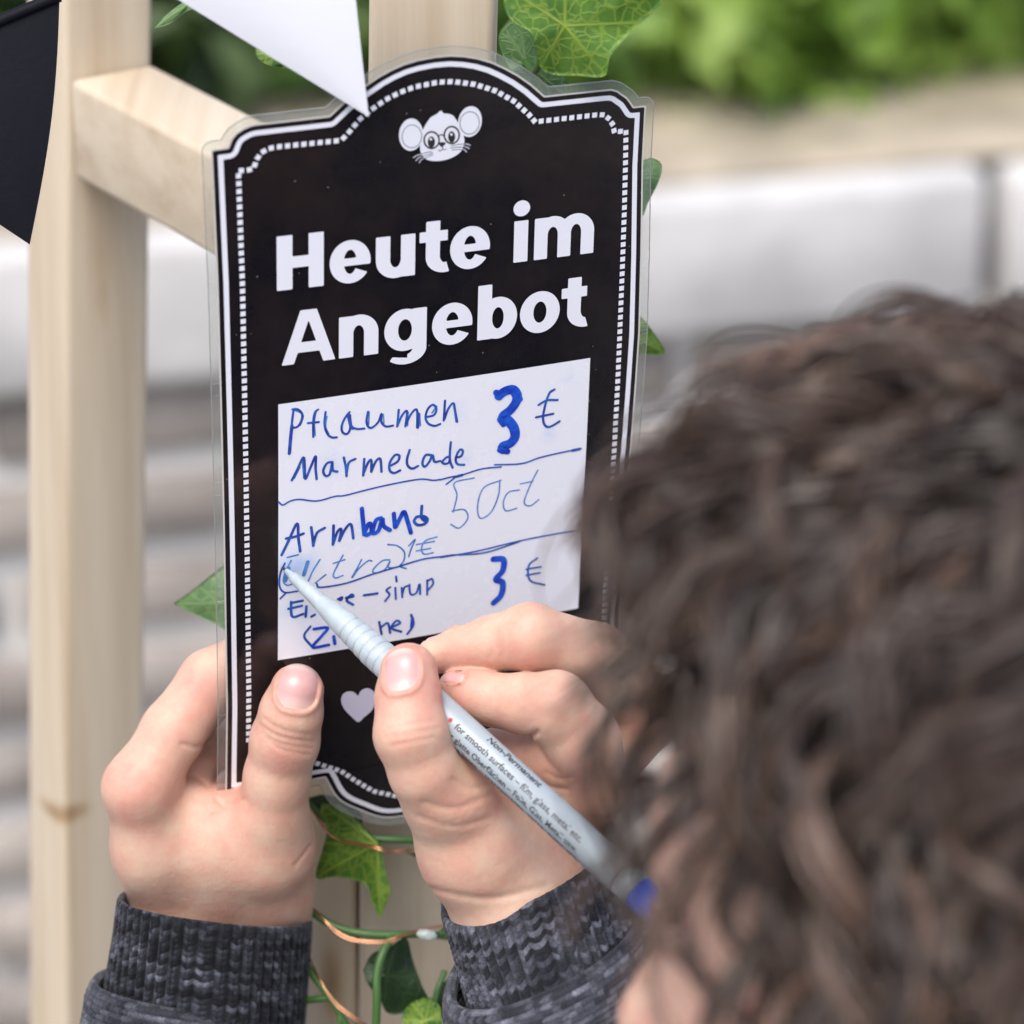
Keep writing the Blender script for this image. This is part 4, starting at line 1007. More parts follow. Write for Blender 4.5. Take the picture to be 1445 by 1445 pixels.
ma = N.new('ShaderNodeMath'); ma.operation = 'MULTIPLY_ADD'; ma.inputs[1].default_value = .7; L.new(vo.outputs['Distance'], ma.inputs[0]); L.new(n3.outputs['Fac'], ma.inputs[2])
bp = N.new('ShaderNodeBump'); bp.inputs['Strength'].default_value = .27; bp.inputs['Distance'].default_value = .0004; L.new(ma.outputs[0], bp.inputs['Height']); L.new(bp.outputs[0], b.inputs['Normal'])
m, nt, N, L, b = new_mat('nail')
M_nail = m
vc = N.new('ShaderNodeAttribute'); vc.attribute_name = 'Col'
sp = N.new('ShaderNodeSeparateColor'); L.new(vc.outputs['Color'], sp.inputs[0])
r = ramp(N, [(0.0, (.60, .42, .38)), (.14, (.58, .375, .345)), (.30, (.56, .315, .30)), (.82, (.565, .32, .30)), (.90, (.60, .43, .385)), (1.0, (.62, .48, .43))]); L.new(sp.outputs[0], r.inputs[0]); L.new(r.outputs[0], b.inputs['Base Color'])
setp(b, Roughness=.34, Coat_Weight=.12, Coat_Roughness=.15, Subsurface_Weight=.15, Subsurface_Scale=.0015, Subsurface_Radius=(1, .5, .35), Specular_IOR_Level=.5)

BODY_V, BODY_F, BODY_C = [], [], []
def body_add(V, F, C):
    n = sum(len(v) for v in BODY_V)
    BODY_V.append(V); BODY_F.append(np.asarray(F) + n); BODY_C.append(C)

def px2mm(r, d): return r * d / FPX
class Hand:
    """bones are lists of (camera-space point, radius mm); every finger blends into the palm, hardly into its neighbour"""
    def __init__(self, conv): self.conv = conv; self.body = []; self.fing = []; self.grooves = []; self.red = []; self.nails = []; self.dents = []
    def pt(self, p):
        q = self.conv(p[0], p[1], p[2]); return q, px2mm(p[3], -q[2])
    def chain(self, *pts):
        P_ = [self.pt(p) for p in pts]
        return [(P_[i][0], P_[i + 1][0], P_[i][1], P_[i + 1][1]) for i in range(len(P_) - 1)]
    def sdf(self, P):
        body = None
        for c in self.body:
            for s in c:
                f = rcone(P, *s); body = f if body is None else smin(body, f, 7.0)
        out = None
        for c, k in self.fing:
            ch = None
            for s in c:
                f = rcone(P, *s); ch = f if ch is None else smin(ch, f, 2.2)
            v = smin(body, ch, k)
            out = v if out is None else smin(out, v, .9)
        for pl, sg, dp, zr in self.grooves:
            pa = np.array(pl); mn, mx_ = pa.min(0) - 3 * sg, pa.max(0) + 3 * sg
            I = np.where((P[:, 0] > mn[0]) & (P[:, 0] < mx_[0]) & (P[:, 1] > mn[1]) & (P[:, 1] < mx_[1]) & (P[:, 2] > pa[:, 2].mean() - zr))[0]
            if len(I) == 0: continue
            Q = P[I, :2]; d = np.full(len(I), 1e9)
            for a, b_ in zip(pl[:-1], pl[1:]):
                ab = b_ - a; t = np.clip(((Q - a[:2]) @ ab[:2]) / (ab[:2] @ ab[:2]), 0, 1)
                q = Q - a[:2] - t[:, None] * ab[:2]; d = np.minimum(d, (q * q).sum(1))
            out[I] += dp * np.exp(-d / (sg * sg))
        for c, rad, dp in self.dents:                               # soft hollows (+) and pads (-)
            q0, q1, q2 = P[:, 0] - c[0], P[:, 1] - c[1], P[:, 2] - c[2]; out = out + dp * np.exp(-(q0 * q0 + q1 * q1 + q2 * q2) / rad ** 2)
        for nl in self.nails:
            I = np.where(np.abs(P - nl['c']).max(1) < 2.2 * max(nl['a'], nl['b']) + 7)[0]
            if len(I) == 0: continue
            q = P[I] - nl['c']; s = (q @ nl['u']) / nl['a']; t = (q @ nl['v']) / nl['b']; w_ = q @ nl['n']
            rho = (np.abs(s) ** 2.6 + np.abs(t) ** 2.6) ** (1 / 2.6)
            near = (w_ > -7) & (rho < 2)
            fold = -.62 * np.exp(-((rho - 1.12) / .13) ** 2) / (1 + np.exp((t - .15) * 9))      # skin fold round the sides and the root
            bed = .36 * np.clip(1.05 - rho, 0, 1) ** .3
            out[I] += np.where(near, fold + np.where(rho < 1.05, bed, 0), 0)
        return out
    def groove(self, pts, sg=.55, dp=.45, zr=9):
        P_ = spline(np.array([self.conv(*p) for p in pts]), 5)
        self.grooves.append((list(P_), sg, dp, zr))
    def dent(self, p, rpx, dp):
        q, rr_ = self.pt((*p, rpx)); self.dents.append((q, rr_, dp))
    def redden(self, p, rpx, amt):
        q, rr_ = self.pt((*p, rpx)); self.red.append((q, rr_, amt))
    def nail(self, ctr, root, tipp, wpx, ndir, lift=9):
        """centre, middle of root edge, middle of free edge (conv coordinates), full width px, outward direction"""
        c, r0, t0 = self.conv(*ctr), self.conv(*root), self.conv(*tipp)
        n = np.array(ndir, float); n /= np.linalg.norm(n)
        v = t0 - r0; bl = np.linalg.norm(v) / 2; v = v - n * (v @ n); v /= np.linalg.norm(v); u = np.cross(v, n)
        self.nails.append(dict(lift=lift, c=c, u=u, v=v, n=n, a=px2mm(wpx, -c[2]) / 2, b=bl))
    def build(self, lo, hi, h=.5):
        V, F = surface_nets(self.sdf, lo, hi, h)
        V = V.astype(np.float32); f0 = self.sdf(V)                   # settle the vertices on the surface
        g = np.stack([self.sdf(V + np.eye(3, dtype=np.float32)[a] * .2) - f0 for a in range(3)], 1); g /= np.linalg.norm(g, axis=1)[:, None] + 1e-9
        V = V - g * np.clip(f0, -.3, .3)[:, None]
        red = np.full(len(V), .22)
        for c, rad, amt in self.red: red += amt * np.exp(-((V - c) ** 2).sum(1) / rad ** 2)
        for nl in self.nails:
            q = V - nl['c']; s = (q @ nl['u']) / nl['a']; t = (q @ nl['v']) / nl['b']; rho = (np.abs(s) ** 2.6 + np.abs(t) ** 2.6) ** (1 / 2.6)
            red += np.where(np.abs(q @ nl['n']) < 6, .16 * np.exp(-((rho - 1.1) / .14) ** 2), 0)
        body_add(c2w(V), F, np.stack([np.clip(red, 0, 1)] * 3, 1))
        for i, nl in enumerate(self.nails):
            n1, n2 = 25, 25; s, t = np.meshgrid(np.linspace(-1, 1, n1), np.linspace(-1, 1, n2))
            # square grid -> superellipse disc
            k = np.maximum(np.abs(s), np.abs(t)) / ((np.abs(s) ** 2.8 + np.abs(t) ** 2.8) ** (1 / 2.8) + 1e-9)
            s2, t2 = s * k, t * k
            Pn = nl['c'] + (s2 * nl['a'])[..., None] * nl['u'] + (t2 * nl['b'])[..., None] * nl['v'] + nl['lift'] * nl['n']
            Pn = Pn.reshape(-1, 3)
            for _ in range(90):
                f = self.sdf(Pn); Pn = Pn - np.clip(f, -.3, 2.0)[:, None] * .7 * nl['n']
            rho = np.maximum(np.abs(s), np.abs(t)).ravel()
            Pn = Pn + nl['n'] * (.34 - .62 * rho ** 7 + .10 * (1 - s2.ravel() ** 2))[:, None]
            F2 = [(a * n1 + c_, a * n1 + c_ + 1, (a + 1) * n1 + c_ + 1, (a + 1) * n1 + c_) for a in range(n2 - 1) for c_ in range(n1 - 1)]
            tcol = np.clip((t2.ravel() + 1) / 2 + .05 * np.abs(s2.ravel()) ** 2, 0, 1)
            NAILS.append((c2w(Pn), F2, np.stack([tcol] * 3, 1)))
NAILS = []

# ---- left hand: thumb on the face of the sign, fingers behind it
LH = Hand(HP)
LH.body = [LH.chain((292, 1190, 0, 52), (302, 1290, -4, 58)), LH.chain((196, 1112, -5, 46), (216, 1200, -4, 48), (243, 1300, -6, 54), (250, 1520, -2, 44)), LH.chain((232, 1150, -18, 54), (280, 1300, -9, 62), (290, 1520, -4, 46)),
           LH.chain((256, 1142, -7, 40), (312, 1160, -2, 40), (372, 1178, 3, 46)), LH.chain((320, 1205, 0, 66), (325, 1300, -5, 60), (315, 1520, -2, 46)), LH.chain((378, 1200, 4, 58), (374, 1255, -2, 59), (370, 1300, -6, 56), (335, 1520, -2, 42))]
LH.fing = [(LH.chain((419, 973, 9, 37), (411, 1005, 10, 43), (402, 1045, 9.5, 47.5), (391, 1095, 9, 45), (384, 1150, 8, 50), (378, 1200, 6, 57)), 7.0),
           (LH.chain((196, 1112, -5, 47), (245, 1032, -12, 45), (299, 963, -17, 46), (380, 915, -13, 40), (428, 905, -11, 36)), 5.0),
           (LH.chain((222, 1150, -14, 44), (262, 1076, -20, 41), (322, 1040, -26, 35), (400, 1010, -13, 33)), 4.5),
           (LH.chain((240, 1190, -30, 42), (285, 1130, -48, 36), (350, 1090, -30, 32), (400, 1085, -14, 30)), 4.0)]
for dy, x0_, x1_, b_ in ((-14, 372, 436, 5), (-4, 366, 442, 8), (5, 368, 440, 9), (14, 376, 436, 6)):
    LH.groove([(x0_, 1040 + dy - 10, 17), ((x0_ + x1_) / 2 - 8, 1040 + dy + b_ * .4, 17), (x1_, 1040 + dy + 10, 17)], .5, .22)
LH.groove([(303, 1132, 8), (322, 1140, 8), (345, 1128, 8)], .7, .5, 12)
LH.groove([(300, 1150, 8), (318, 1150, 8), (332, 1140, 8)], .5, .25, 12)
LH.groove([(268, 1100, 2), (290, 1112, 2), (303, 1106, 2)], .6, .35, 14)
LH.groove([(420, 1215, 8), (432, 1200, 8), (440, 1190, 8)], .5, .3, 14)
LH.groove([(262, 1046, -12), (285, 1050, -14), (304, 1040, -16)], .6, .4, 20)
LH.dent((186, 1100, 2), 36, -.3); LH.dent((388, 1140, 16), 40, -.8); LH.dent((402, 1040, 17), 30, -.5)
LH.nail((420, 968, 15), (414, 999, 16), (421, 938, 15), 59, (.03, .10, 1))
for p in (((402, 1045, 16), 40, .22), ((190, 1100, 2), 55, .28), ((415, 960, 14), 45, .30), ((318, 1125, 4), 40, .40), ((285, 1075, -20), 45, .30), ((300, 985, -8), 45, .20), ((384, 1140, 14), 40, .05), ((330, 1290, 12), 90, .02), ((240, 1000, -5), 50, .12), ((428, 1230, 8), 50, .12)): LH.redden(*p)
lo = np.min([HP(130, 1400, -60), HP(480, 860, -60), HP(130, 1400, 40), HP(480, 860, 40)], 0); hi = np.max([HP(130, 1400, -60), HP(480, 860, 20), HP(130, 860, 20), HP(480, 1400, 40)], 0)
LH.build(lo - 3, hi + 3, .55)

# ---- right hand: tripod grip on the pen
RH = Hand(at_depth)
RH.body = [RH.chain((632, 1128, 868, 58), (668, 1200, 876, 68), (728, 1290, 884, 74), (800, 1500, 866, 60)), RH.chain((700, 1135, 886, 66), (725, 1200, 888, 84), (752, 1290, 886, 84), (815, 1500, 868, 60)),
           RH.chain((810, 1110, 892, 62), (790, 1190, 894, 66), (765, 1280, 890, 78)), RH.chain((700, 1090, 900, 55), (800, 1080, 905, 60))]
RH.fing = [(RH.chain((577, 948, 861, 41), (576, 985, 859, 45), (580, 1036, 857, 51), (600, 1088, 860, 50), (632, 1130, 866, 56)), 6.0),
           (RH.chain((614, 925, 876, 26), (650, 917, 875, 30), (694, 908, 874, 38), (748, 899, 871, 46.5), (840, 930, 880, 50), (910, 1000, 895, 55), (800, 1120, 900, 60)), 2.0),
           (RH.chain((647, 973, 872, 30), (672, 981, 870, 34), (700, 988, 869, 36), (740, 993, 866, 42), (784, 998, 862, 50), (822, 1045, 866, 52), (846, 1108, 874, 47), (812, 1140, 890, 45)), 3.0),
           (RH.chain((700, 1060, 884, 34), (745, 1070, 880, 38), (796, 1062, 872, 48), (815, 1112, 878, 48), (790, 1140, 890, 48)), 2.5)]
for yy, xx0, xx1 in ((1022, 548, 612), (1034, 545, 618), (1046, 552, 612)):
    RH.groove([(xx0, yy + 6, 850), ((xx0 + xx1) / 2, yy, 850), (xx1, yy - 6, 850)], .6, .18)
RH.groove([(736, 1046, 858), (748, 1041, 856), (758, 1034, 855)], .7, .9, 14)
RH.groove([(752, 1098, 866), (775, 1112, 862), (800, 1116, 862)], .6, .35, 14); RH.groove([(770, 1090, 866), (790, 1100, 862), (806, 1098, 862)], .5, .22, 14)
RH.groove([(600, 1130, 858), (640, 1140, 858), (690, 1120, 866)], .9, .30, 16); RH.groove([(590, 1152, 858), (640, 1165, 860), (690, 1150, 870)], .8, .22, 18)
RH.groove([(612, 1258, 866), (690, 1268, 866), (770, 1252, 868)], 1.0, .40, 20); RH.groove([(640, 1100, 856), (662, 1112, 858), (690, 1108, 864)], .8, .3, 14)
RH.groove([(690, 930, 862), (700, 915, 862), (702, 896, 862)], .6, .16, 12); RH.groove([(708, 928, 862), (716, 912, 862), (716, 892, 862)], .6, .14, 12)
RH.dent((784, 985, 854), 34, -.7); RH.dent((745, 1165, 872), 60, -1.8); RH.dent((573, 1035, 850), 32, -.6); RH.dent((640, 1190, 862), 40, .8)
RH.nail((566, 945, 855), (572, 975, 853), (562, 914, 857), 53, (-.28, .12, 1))
RH.nail((622, 906, 876), (642, 901, 875), (602, 912, 877), 24, (-.15, 1, .30), 4)
RH.nail((638, 954, 868), (654, 958, 867), (622, 953, 871), 22, (-.25, .8, 1.0), 2)
for p in (((572, 950, 855), 60, .35), ((615, 990, 858), 40, .25), ((640, 985, 866), 40, .40), ((784, 995, 856), 50, .20), ((820, 1110, 862), 60, .22), ((745, 895, 864), 50, .10), ((640, 920, 870), 35, .25), ((700, 1070, 868), 40, .3), ((570, 1040, 850), 45, .05), ((640, 1130, 860), 50, .15)): RH.redden(*p)
lo = np.min([at_depth(500, 1420, 930), at_depth(980, 830, 930), at_depth(500, 1420, 830)], 0); hi = np.max([at_depth(980, 830, 930), at_depth(980, 830, 835), at_depth(500, 830, 835)], 0)
RH.build(lo - 2, hi + 2, .55)

# ------------------------------------------------------------------ knitted cuffs and sleeves
m, nt, N, L, b = new_mat('marl_knit')
M_knit = m
vc = N.new('ShaderNodeAttribute'); vc.attribute_name = 'Col'
mk = N.new('ShaderNodeMix'); mk.data_type = 'RGBA'; mk.blend_type = 'MULTIPLY'; mk.inputs[0].default_value = 1; L.new(vc.outputs['Color'], mk.inputs[6])
tk = N.new('ShaderNodeTexCoord'); nk = N.new('ShaderNodeTexNoise'); nk.inputs['Scale'].default_value = 2200; nk.inputs['Detail'].default_value = 2; L.new(tk.outputs['Object'], nk.inputs['Vector']); rk = ramp(N, [(.35, (.68, .68, .70)), (.66, (1.38, 1.38, 1.42))]); L.new(nk.outputs['Fac'], rk.inputs[0]); L.new(rk.outputs[0], mk.inputs[7])
L.new(mk.outputs[2], b.inputs['Base Color']); setp(b, Roughness=.9, Sheen_Weight=.1, Specular_IOR_Level=.2)
tc = N.new('ShaderNodeTexCoord'); no = N.new('ShaderNodeTexNoise'); no.inputs['Scale'].default_value = 2600; no.inputs['Detail'].default_value = 3; L.new(tc.outputs['Object'], no.inputs['Vector'])
bp = N.new('ShaderNodeBump'); bp.inputs['Strength'].default_value = .8; bp.inputs['Distance'].default_value = .0003; L.new(no.outputs['Fac'], bp.inputs['Height']); L.new(bp.outputs[0], b.inputs['Normal'])
def marl(ci, ri, seed, dark, light):
    """colour of one stitch: runs of yarn with streaks of a lighter ply"""
    def h(a, b_, s): 
        v = np.sin(a * 127.1 + b_ * 311.7 + s * 74.7) * 43758.5453; return v - np.floor(v)
    run = h(np.floor(ci / 3.0 + .37 * np.floor(ri)), np.floor(ri), seed)
    run2 = h(np.floor(ri), 3.0 * np.floor(ci / 17), seed + 2)
    one = h(np.floor(ci), np.floor(ri), seed + 5)
    k = np.clip(.36 * run + .36 * run2 + .30 * one - .14, 0, 1) ** 2.2 * 1.5
    return dark + (light - dark) * np.clip(k, 0, 1)[..., None]
def knit_tube(name, axis, rad, e1s, e2s, prof, nrib, pitch, amp, samp, seed, ring_rib, dark, light, parent, da=.28, wob=0.0):
    """axis/e1s/e2s/rad are functions of t mm; prof lists (t, radial offset); ribs run along the tube, or round it (ring_rib)"""
    pr = np.array(prof, float); seg = np.linalg.norm(np.diff(pr, axis=0), axis=1); cum = np.r_[0, np.cumsum(seg)]
    s = np.arange(0, cum[-1], da); T = np.interp(s, cum, pr[:, 0]); O = np.interp(s, cum, pr[:, 1])
    na = nrib * samp; ph = np.linspace(0, 2 * math.pi, na, endpoint=False)
    u = ph / (2 * math.pi) * nrib
    S_, U_ = np.meshgrid(s, u, indexing='ij')
    if not ring_rib:
        rib = np.floor(U_); x = (U_ - rib) * 2 - 1; x = np.where(np.abs(x) > .999, .999 * np.sign(x), x)
        prof_r = np.clip(1 - np.abs(x) ** 2.2 * 1.25, 0, 1)
        v = S_ / pitch + .55 * np.abs(x) + .15 * np.sin(rib * 12.9)
        stt = np.abs(np.sin(math.pi * v)) ** .7
        leg = np.exp(-(x / .16) ** 2)
        disp = amp * (prof_r * (1.0 + .42 * stt) - .40 * leg * prof_r) - amp
        col = marl(np.floor(U_ * 1.0) * 2 + (x > 0), np.floor(v), seed, dark, light) * (.42 + .58 * prof_r * (.45 + .55 * stt) * (1 - .6 * leg))[..., None]  # gaps between ribs and stitch legs get their shade painted into the colour
    else:
        row = np.floor(S_ / pitch); y = (S_ / pitch - row) * 2 - 1
        v = U_ * 1.0 + .45 * np.abs(y) ; x = (v - np.floor(v)) * 2 - 1
        prof_r = np.clip(1 - np.abs(y) ** 2.4, 0, 1)
        disp = amp * (prof_r * (.75 + .5 * np.clip(1 - x * x, 0, 1))) - amp
        col = marl(np.floor(v), row, seed, dark, light) * (.6 + .4 * prof_r)[..., None]  # shade of the grooves between rows is multiplied into the yarn colour
    disp = disp * np.clip(np.abs(S_ - cum[4]) / 4.0, .22, 1)
    ra, rb = rad(T)
    A, E1, E2 = axis(T), e1s(T), e2s(T)
    wv = wob * (np.sin(ph * 3 + 1.0)[None, :] * np.sin(s / 9.0)[:, None] + .6 * np.sin(ph * 5)[None, :] * np.sin(s / 5.0 + 1)[:, None])
    rr_ = O[:, None] + disp + wv
    cx, sx = np.sign(np.cos(ph)) * np.abs(np.cos(ph)) ** .84, np.sign(np.sin(ph)) * np.abs(np.sin(ph)) ** .84
    P_ = A[:, None, :] + ((ra[:, None] + rr_) * cx)[..., None] * E1[:, None, :] + ((rb[:, None] + rr_) * sx)[..., None] * E2[:, None, :]
    ns = len(s)
    i, j = np.meshgrid(np.arange(ns - 1), np.arange(na), indexing='ij'); j2 = (j + 1) % na
    F = np.stack([i * na + j, i * na + j2, (i + 1) * na + j2, (i + 1) * na + j], -1).reshape(-1, 4)
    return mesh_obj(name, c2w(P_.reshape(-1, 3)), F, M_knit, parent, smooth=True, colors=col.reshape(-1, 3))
DK, LT = np.array([.007, .0078, .012]), np.array([.17, .182, .222])
DK2, LT2 = np.array([.014, .0155, .021]), np.array([.20, .212, .25])
def lin(a, b_):
    return lambda T, a=np.asarray(a, float), b_=np.asarray(b_, float): a + T[:, None] * b_
def interp3(ts, vs_):
    vs_ = np.array(vs_, float)
    return lambda T: np.stack([np.interp(T, ts, vs_[:, k]) for k in range(vs_.shape[1])], 1)
person = empty('person', (0.12, 0.55, 0.0))
tag(person, 'person in a grey marl knit sweater holding and writing on the sign', 'person')
PARTS = []
# left
A0, A1 = HP(304, 1281, 1), HP(292, 1415, 4); LA = np.linalg.norm(A1 - A0); ax = (A1 - A0) / LA
e1 = HP(437, 1298, 1) - HP(165, 1263, -5); e1 /= np.linalg.norm(e1); e2 = np.array([0.0, -.06, 1]); e2 /= np.linalg.norm(e2)
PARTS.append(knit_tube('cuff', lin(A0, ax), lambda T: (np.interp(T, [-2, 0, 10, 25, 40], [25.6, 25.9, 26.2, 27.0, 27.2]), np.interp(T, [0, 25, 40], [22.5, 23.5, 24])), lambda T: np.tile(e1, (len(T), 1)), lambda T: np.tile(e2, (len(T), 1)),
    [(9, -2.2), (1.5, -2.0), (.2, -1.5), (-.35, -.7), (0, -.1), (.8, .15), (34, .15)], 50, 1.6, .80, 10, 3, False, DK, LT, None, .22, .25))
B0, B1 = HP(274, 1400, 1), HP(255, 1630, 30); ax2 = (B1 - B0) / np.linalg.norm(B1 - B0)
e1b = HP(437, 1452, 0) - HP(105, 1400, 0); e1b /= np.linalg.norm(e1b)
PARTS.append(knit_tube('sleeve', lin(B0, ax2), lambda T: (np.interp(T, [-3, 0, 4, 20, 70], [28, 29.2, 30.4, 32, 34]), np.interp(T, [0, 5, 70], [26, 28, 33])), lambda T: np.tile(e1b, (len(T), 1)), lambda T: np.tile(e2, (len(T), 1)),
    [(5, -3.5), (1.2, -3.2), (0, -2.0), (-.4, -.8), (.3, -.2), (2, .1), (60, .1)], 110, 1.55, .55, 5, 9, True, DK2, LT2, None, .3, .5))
# right
D0, D1 = at_depth(742, 1226, 884), at_depth(790, 1375, 866); axr = (D1 - D0) / np.linalg.norm(D1 - D0)
e1r = at_depth(869, 1168, 880) - at_depth(617, 1284, 888); e1r /= np.linalg.norm(e1r); e2r = np.array([.10, -.36, 1.0]); e2r -= e1r * (e2r @ e1r); e2r /= np.linalg.norm(e2r)
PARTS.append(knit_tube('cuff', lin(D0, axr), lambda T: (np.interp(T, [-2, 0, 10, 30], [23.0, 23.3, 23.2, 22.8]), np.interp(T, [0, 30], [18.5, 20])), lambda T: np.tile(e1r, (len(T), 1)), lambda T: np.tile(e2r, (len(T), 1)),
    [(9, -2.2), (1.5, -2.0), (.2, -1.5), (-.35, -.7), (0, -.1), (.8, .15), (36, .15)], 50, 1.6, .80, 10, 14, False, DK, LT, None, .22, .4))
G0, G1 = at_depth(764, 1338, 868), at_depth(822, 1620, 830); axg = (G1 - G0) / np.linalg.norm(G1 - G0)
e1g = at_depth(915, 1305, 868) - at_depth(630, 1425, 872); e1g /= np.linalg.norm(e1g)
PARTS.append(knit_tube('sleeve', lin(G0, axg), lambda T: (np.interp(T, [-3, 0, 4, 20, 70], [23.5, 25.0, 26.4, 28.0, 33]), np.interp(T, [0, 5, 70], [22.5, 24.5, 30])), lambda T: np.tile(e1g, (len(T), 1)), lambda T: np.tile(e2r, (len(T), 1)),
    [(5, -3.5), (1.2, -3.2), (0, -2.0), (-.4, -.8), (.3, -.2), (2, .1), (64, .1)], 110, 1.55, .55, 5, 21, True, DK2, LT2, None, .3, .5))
# ------------------------------------------------------------------ head (seen from behind its left side, far out of focus)
HC = at_depth(1560, 1350, 655)
hz_ = np.array([-.80, .05, -.60]); hz_ /= np.linalg.norm(hz_)       # where the face looks
hy_ = np.array([-.06, 1.0, .02]); hy_ -= hz_ * (hy_ @ hz_); hy_ /= np.linalg.norm(hy_)
hx_ = np.cross(hy_, hz_)                                            # the child's left
HR = np.stack([hx_, hy_, hz_], 1)                                   # local -> camera
def h2c(q): return HC + np.asarray(q, float) @ HR.T
def head_sdf(P):
    f = ellip(P, np.array([0, 24, -9]), (72, 82, 91))
    f = smin(f, ellip(P, np.array([0, -28, 26]), (58, 72, 56)), 22)
    f = smin(f, ellip(P, np.array([0, -78, 52]), (26, 22, 24)), 20)                       # chin
    for s in (-1, 1):
        f = smin(f, ellip(P, np.array([s * 36, -24, 46]), (18, 18, 16)), 14)              # cheeks
        f = smin(f, rcone(P, np.array([s * 10., 24, 78]), np.array([s * 46., 20, 58]), 7, 6), 9)      # brow
        f = -smin(-f, ellip(P, np.array([s * 31., 3, 80]), (15, 9, 9)), 6)                # eye sockets
        f = smin(f, ellip(P, np.array([s * 31., 3, 63]), (12, 10.5, 12)), 2)              # lids over the eyeballs
        f = smin(f, ellip(P, np.array([s * 69., -8, -12]), (5, 26, 16)), 5)               # ears
        f = -smin(-f, ellip(P, np.array([s * 75., -6, -10]), (4, 15, 9)), 4)
    f = smin(f, rcone(P, np.array([0., 8, 80]), np.array([0., -24, 96]), 5, 8), 8)        # nose
    f = smin(f, ellip(P, np.array([0, -27, 88]), (14, 8, 9)), 5)
    f = smin(f, ellip(P, np.array([0, -50, 76]), (19, 5, 8)), 4); f = smin(f, ellip(P, np.array([0, -59, 75]), (16, 5, 8)), 4)   # lips
    f = -smin(-f, rcone(P, np.array([-18., -54.5, 84]), np.array([18., -54.5, 84]), 1.2, 1.2), 1.5)
    f = smin(f, rcone(P, np.array([0., -60, -18]), np.array([0., -160, -45]), 44, 46), 14)                              # neck
    return f
V, F = surface_nets(head_sdf, (-95, -175, -115), (95, 115, 115), 2.4)
red = .28 + .45 * np.exp(-((V[:, 1] + 52) ** 2 / 60 + (V[:, 0] / 18) ** 2) * (V[:, 2] > 60)) * (V[:, 2] > 60) + .25 * np.exp(-(((np.abs(V[:, 0]) - 40) / 18) ** 2 + ((V[:, 1] + 22) / 16) ** 2)) * (V[:, 2] > 20) + .2 * (np.abs(V[:, 0]) > 74)
body_add(c2w(h2c(V)), F, np.stack([np.clip(red, 0, 1)] * 3, 1))
# arms, inside the sleeves
def arm(pts):
    P_ = np.array([p for p, _ in pts]); v, f = tube(spline(P_, 6), np.interp(np.linspace(0, 1, (len(pts) - 1) * 6 + 1), np.linspace(0, 1, len(pts)), [r_ for _, r_ in pts]), 20, False)
    body_add(c2w(np.array(v)), np.array(f), np.full((len(v), 3), .25))
down = lambda p, mm: np.asarray(p, float) + mm * np.array([0, -math.cos(PITCH), -math.sin(PITCH)])
wdir = lambda x, y: np.array([x, y * math.sin(PITCH), -y * math.cos(PITCH)])      # world horizontal direction in camera space
NB = down(h2c((0, -100, -40)), 40)                                   # base of the neck
face_h, left_h = wdir(-.5, .87), wdir(-.87, -.5)
SHL, SHR = down(NB, 35) + 125 * left_h, down(NB, 35) - 125 * left_h
WL, WR = HP(250, 1680, 35), at_depth(834, 1680, 826)
ELL = down((SHL + WL) / 2, 95) + 30 * left_h; ELR = down((SHR + WR) / 2, 85) - 35 * left_h
arm([(WL, 19), (WL * .55 + ELL * .45, 24), (ELL, 26), (SHL, 34)]); arm([(WR, 18), (WR * .55 + ELR * .45, 24), (ELR, 26), (SHR, 34)])
bv = np.vstack(BODY_V); bf = np.vstack(BODY_F); bc = np.vstack(BODY_C)
body = mesh_obj('body', bv, bf, M_skin, person, smooth=True, colors=bc)
for v, f, c in NAILS: mesh_obj('nail', v, f, M_nail, body, smooth=True, colors=c)
def ball(c, r_, nu=14, nv=20):
    V = [c + r_ * np.array([math.sin(a) * math.cos(b_), math.sin(a) * math.sin(b_), math.cos(a)]) for a in np.linspace(.01, math.pi - .01, nu) for b_ in np.linspace(0, 2 * math.pi, nv, endpoint=False)]
    return V, [(i * nv + j, (i + 1) * nv + j, (i + 1) * nv + (j + 1) % nv, i * nv + (j + 1) % nv) for i in range(nu - 1) for j in range(nv)]
for s in (-1, 1):
    v, f = ball(np.array([s * 31., 1.0, 60]), 10.8); mesh_obj('eye', c2w(h2c(np.array(v))), f, plain('eye_white', (.75, .73, .70), .15), body, smooth=True)
    v, f = ball(np.array([s * 31., -1.0, 66.2]), 5.0); mesh_obj('iris', c2w(h2c(np.array(v))), f, plain('brown_iris', (.05, .025, .012), .1), body, smooth=True)

# ---- hair: curly locks of many strands
m, nt, N, L, b = new_mat('dark_brown_hair')
M_hair = m
vc = N.new('ShaderNodeAttribute'); vc.attribute_name = 'Col'; L.new(vc.outputs['Color'], b.inputs['Base Color'])
setp(b, Roughness=.32, Specular_IOR_Level=.6, Sheen_Weight=.05)
hr = np.random.default_rng(11)
HCR, HRAD = np.array([0, 24, -12.0]), np.array([72, 82, 90.0])
def scalp_ok(d):
    x, y, z = d.T
    return ((y > .64) & (z < .8)) | ((z < .26) & (y > .36)) | ((z < .45) & (y > -.62) & (y < .45)) | ((z < .15) & (y > -.42) & (y < .45)) | ((z < -.12) & (y > -.75))
cand = hr.normal(0, 1, (5200, 3)); cand /= np.linalg.norm(cand, axis=1)[:, None]; cand = cand[scalp_ok(cand)]
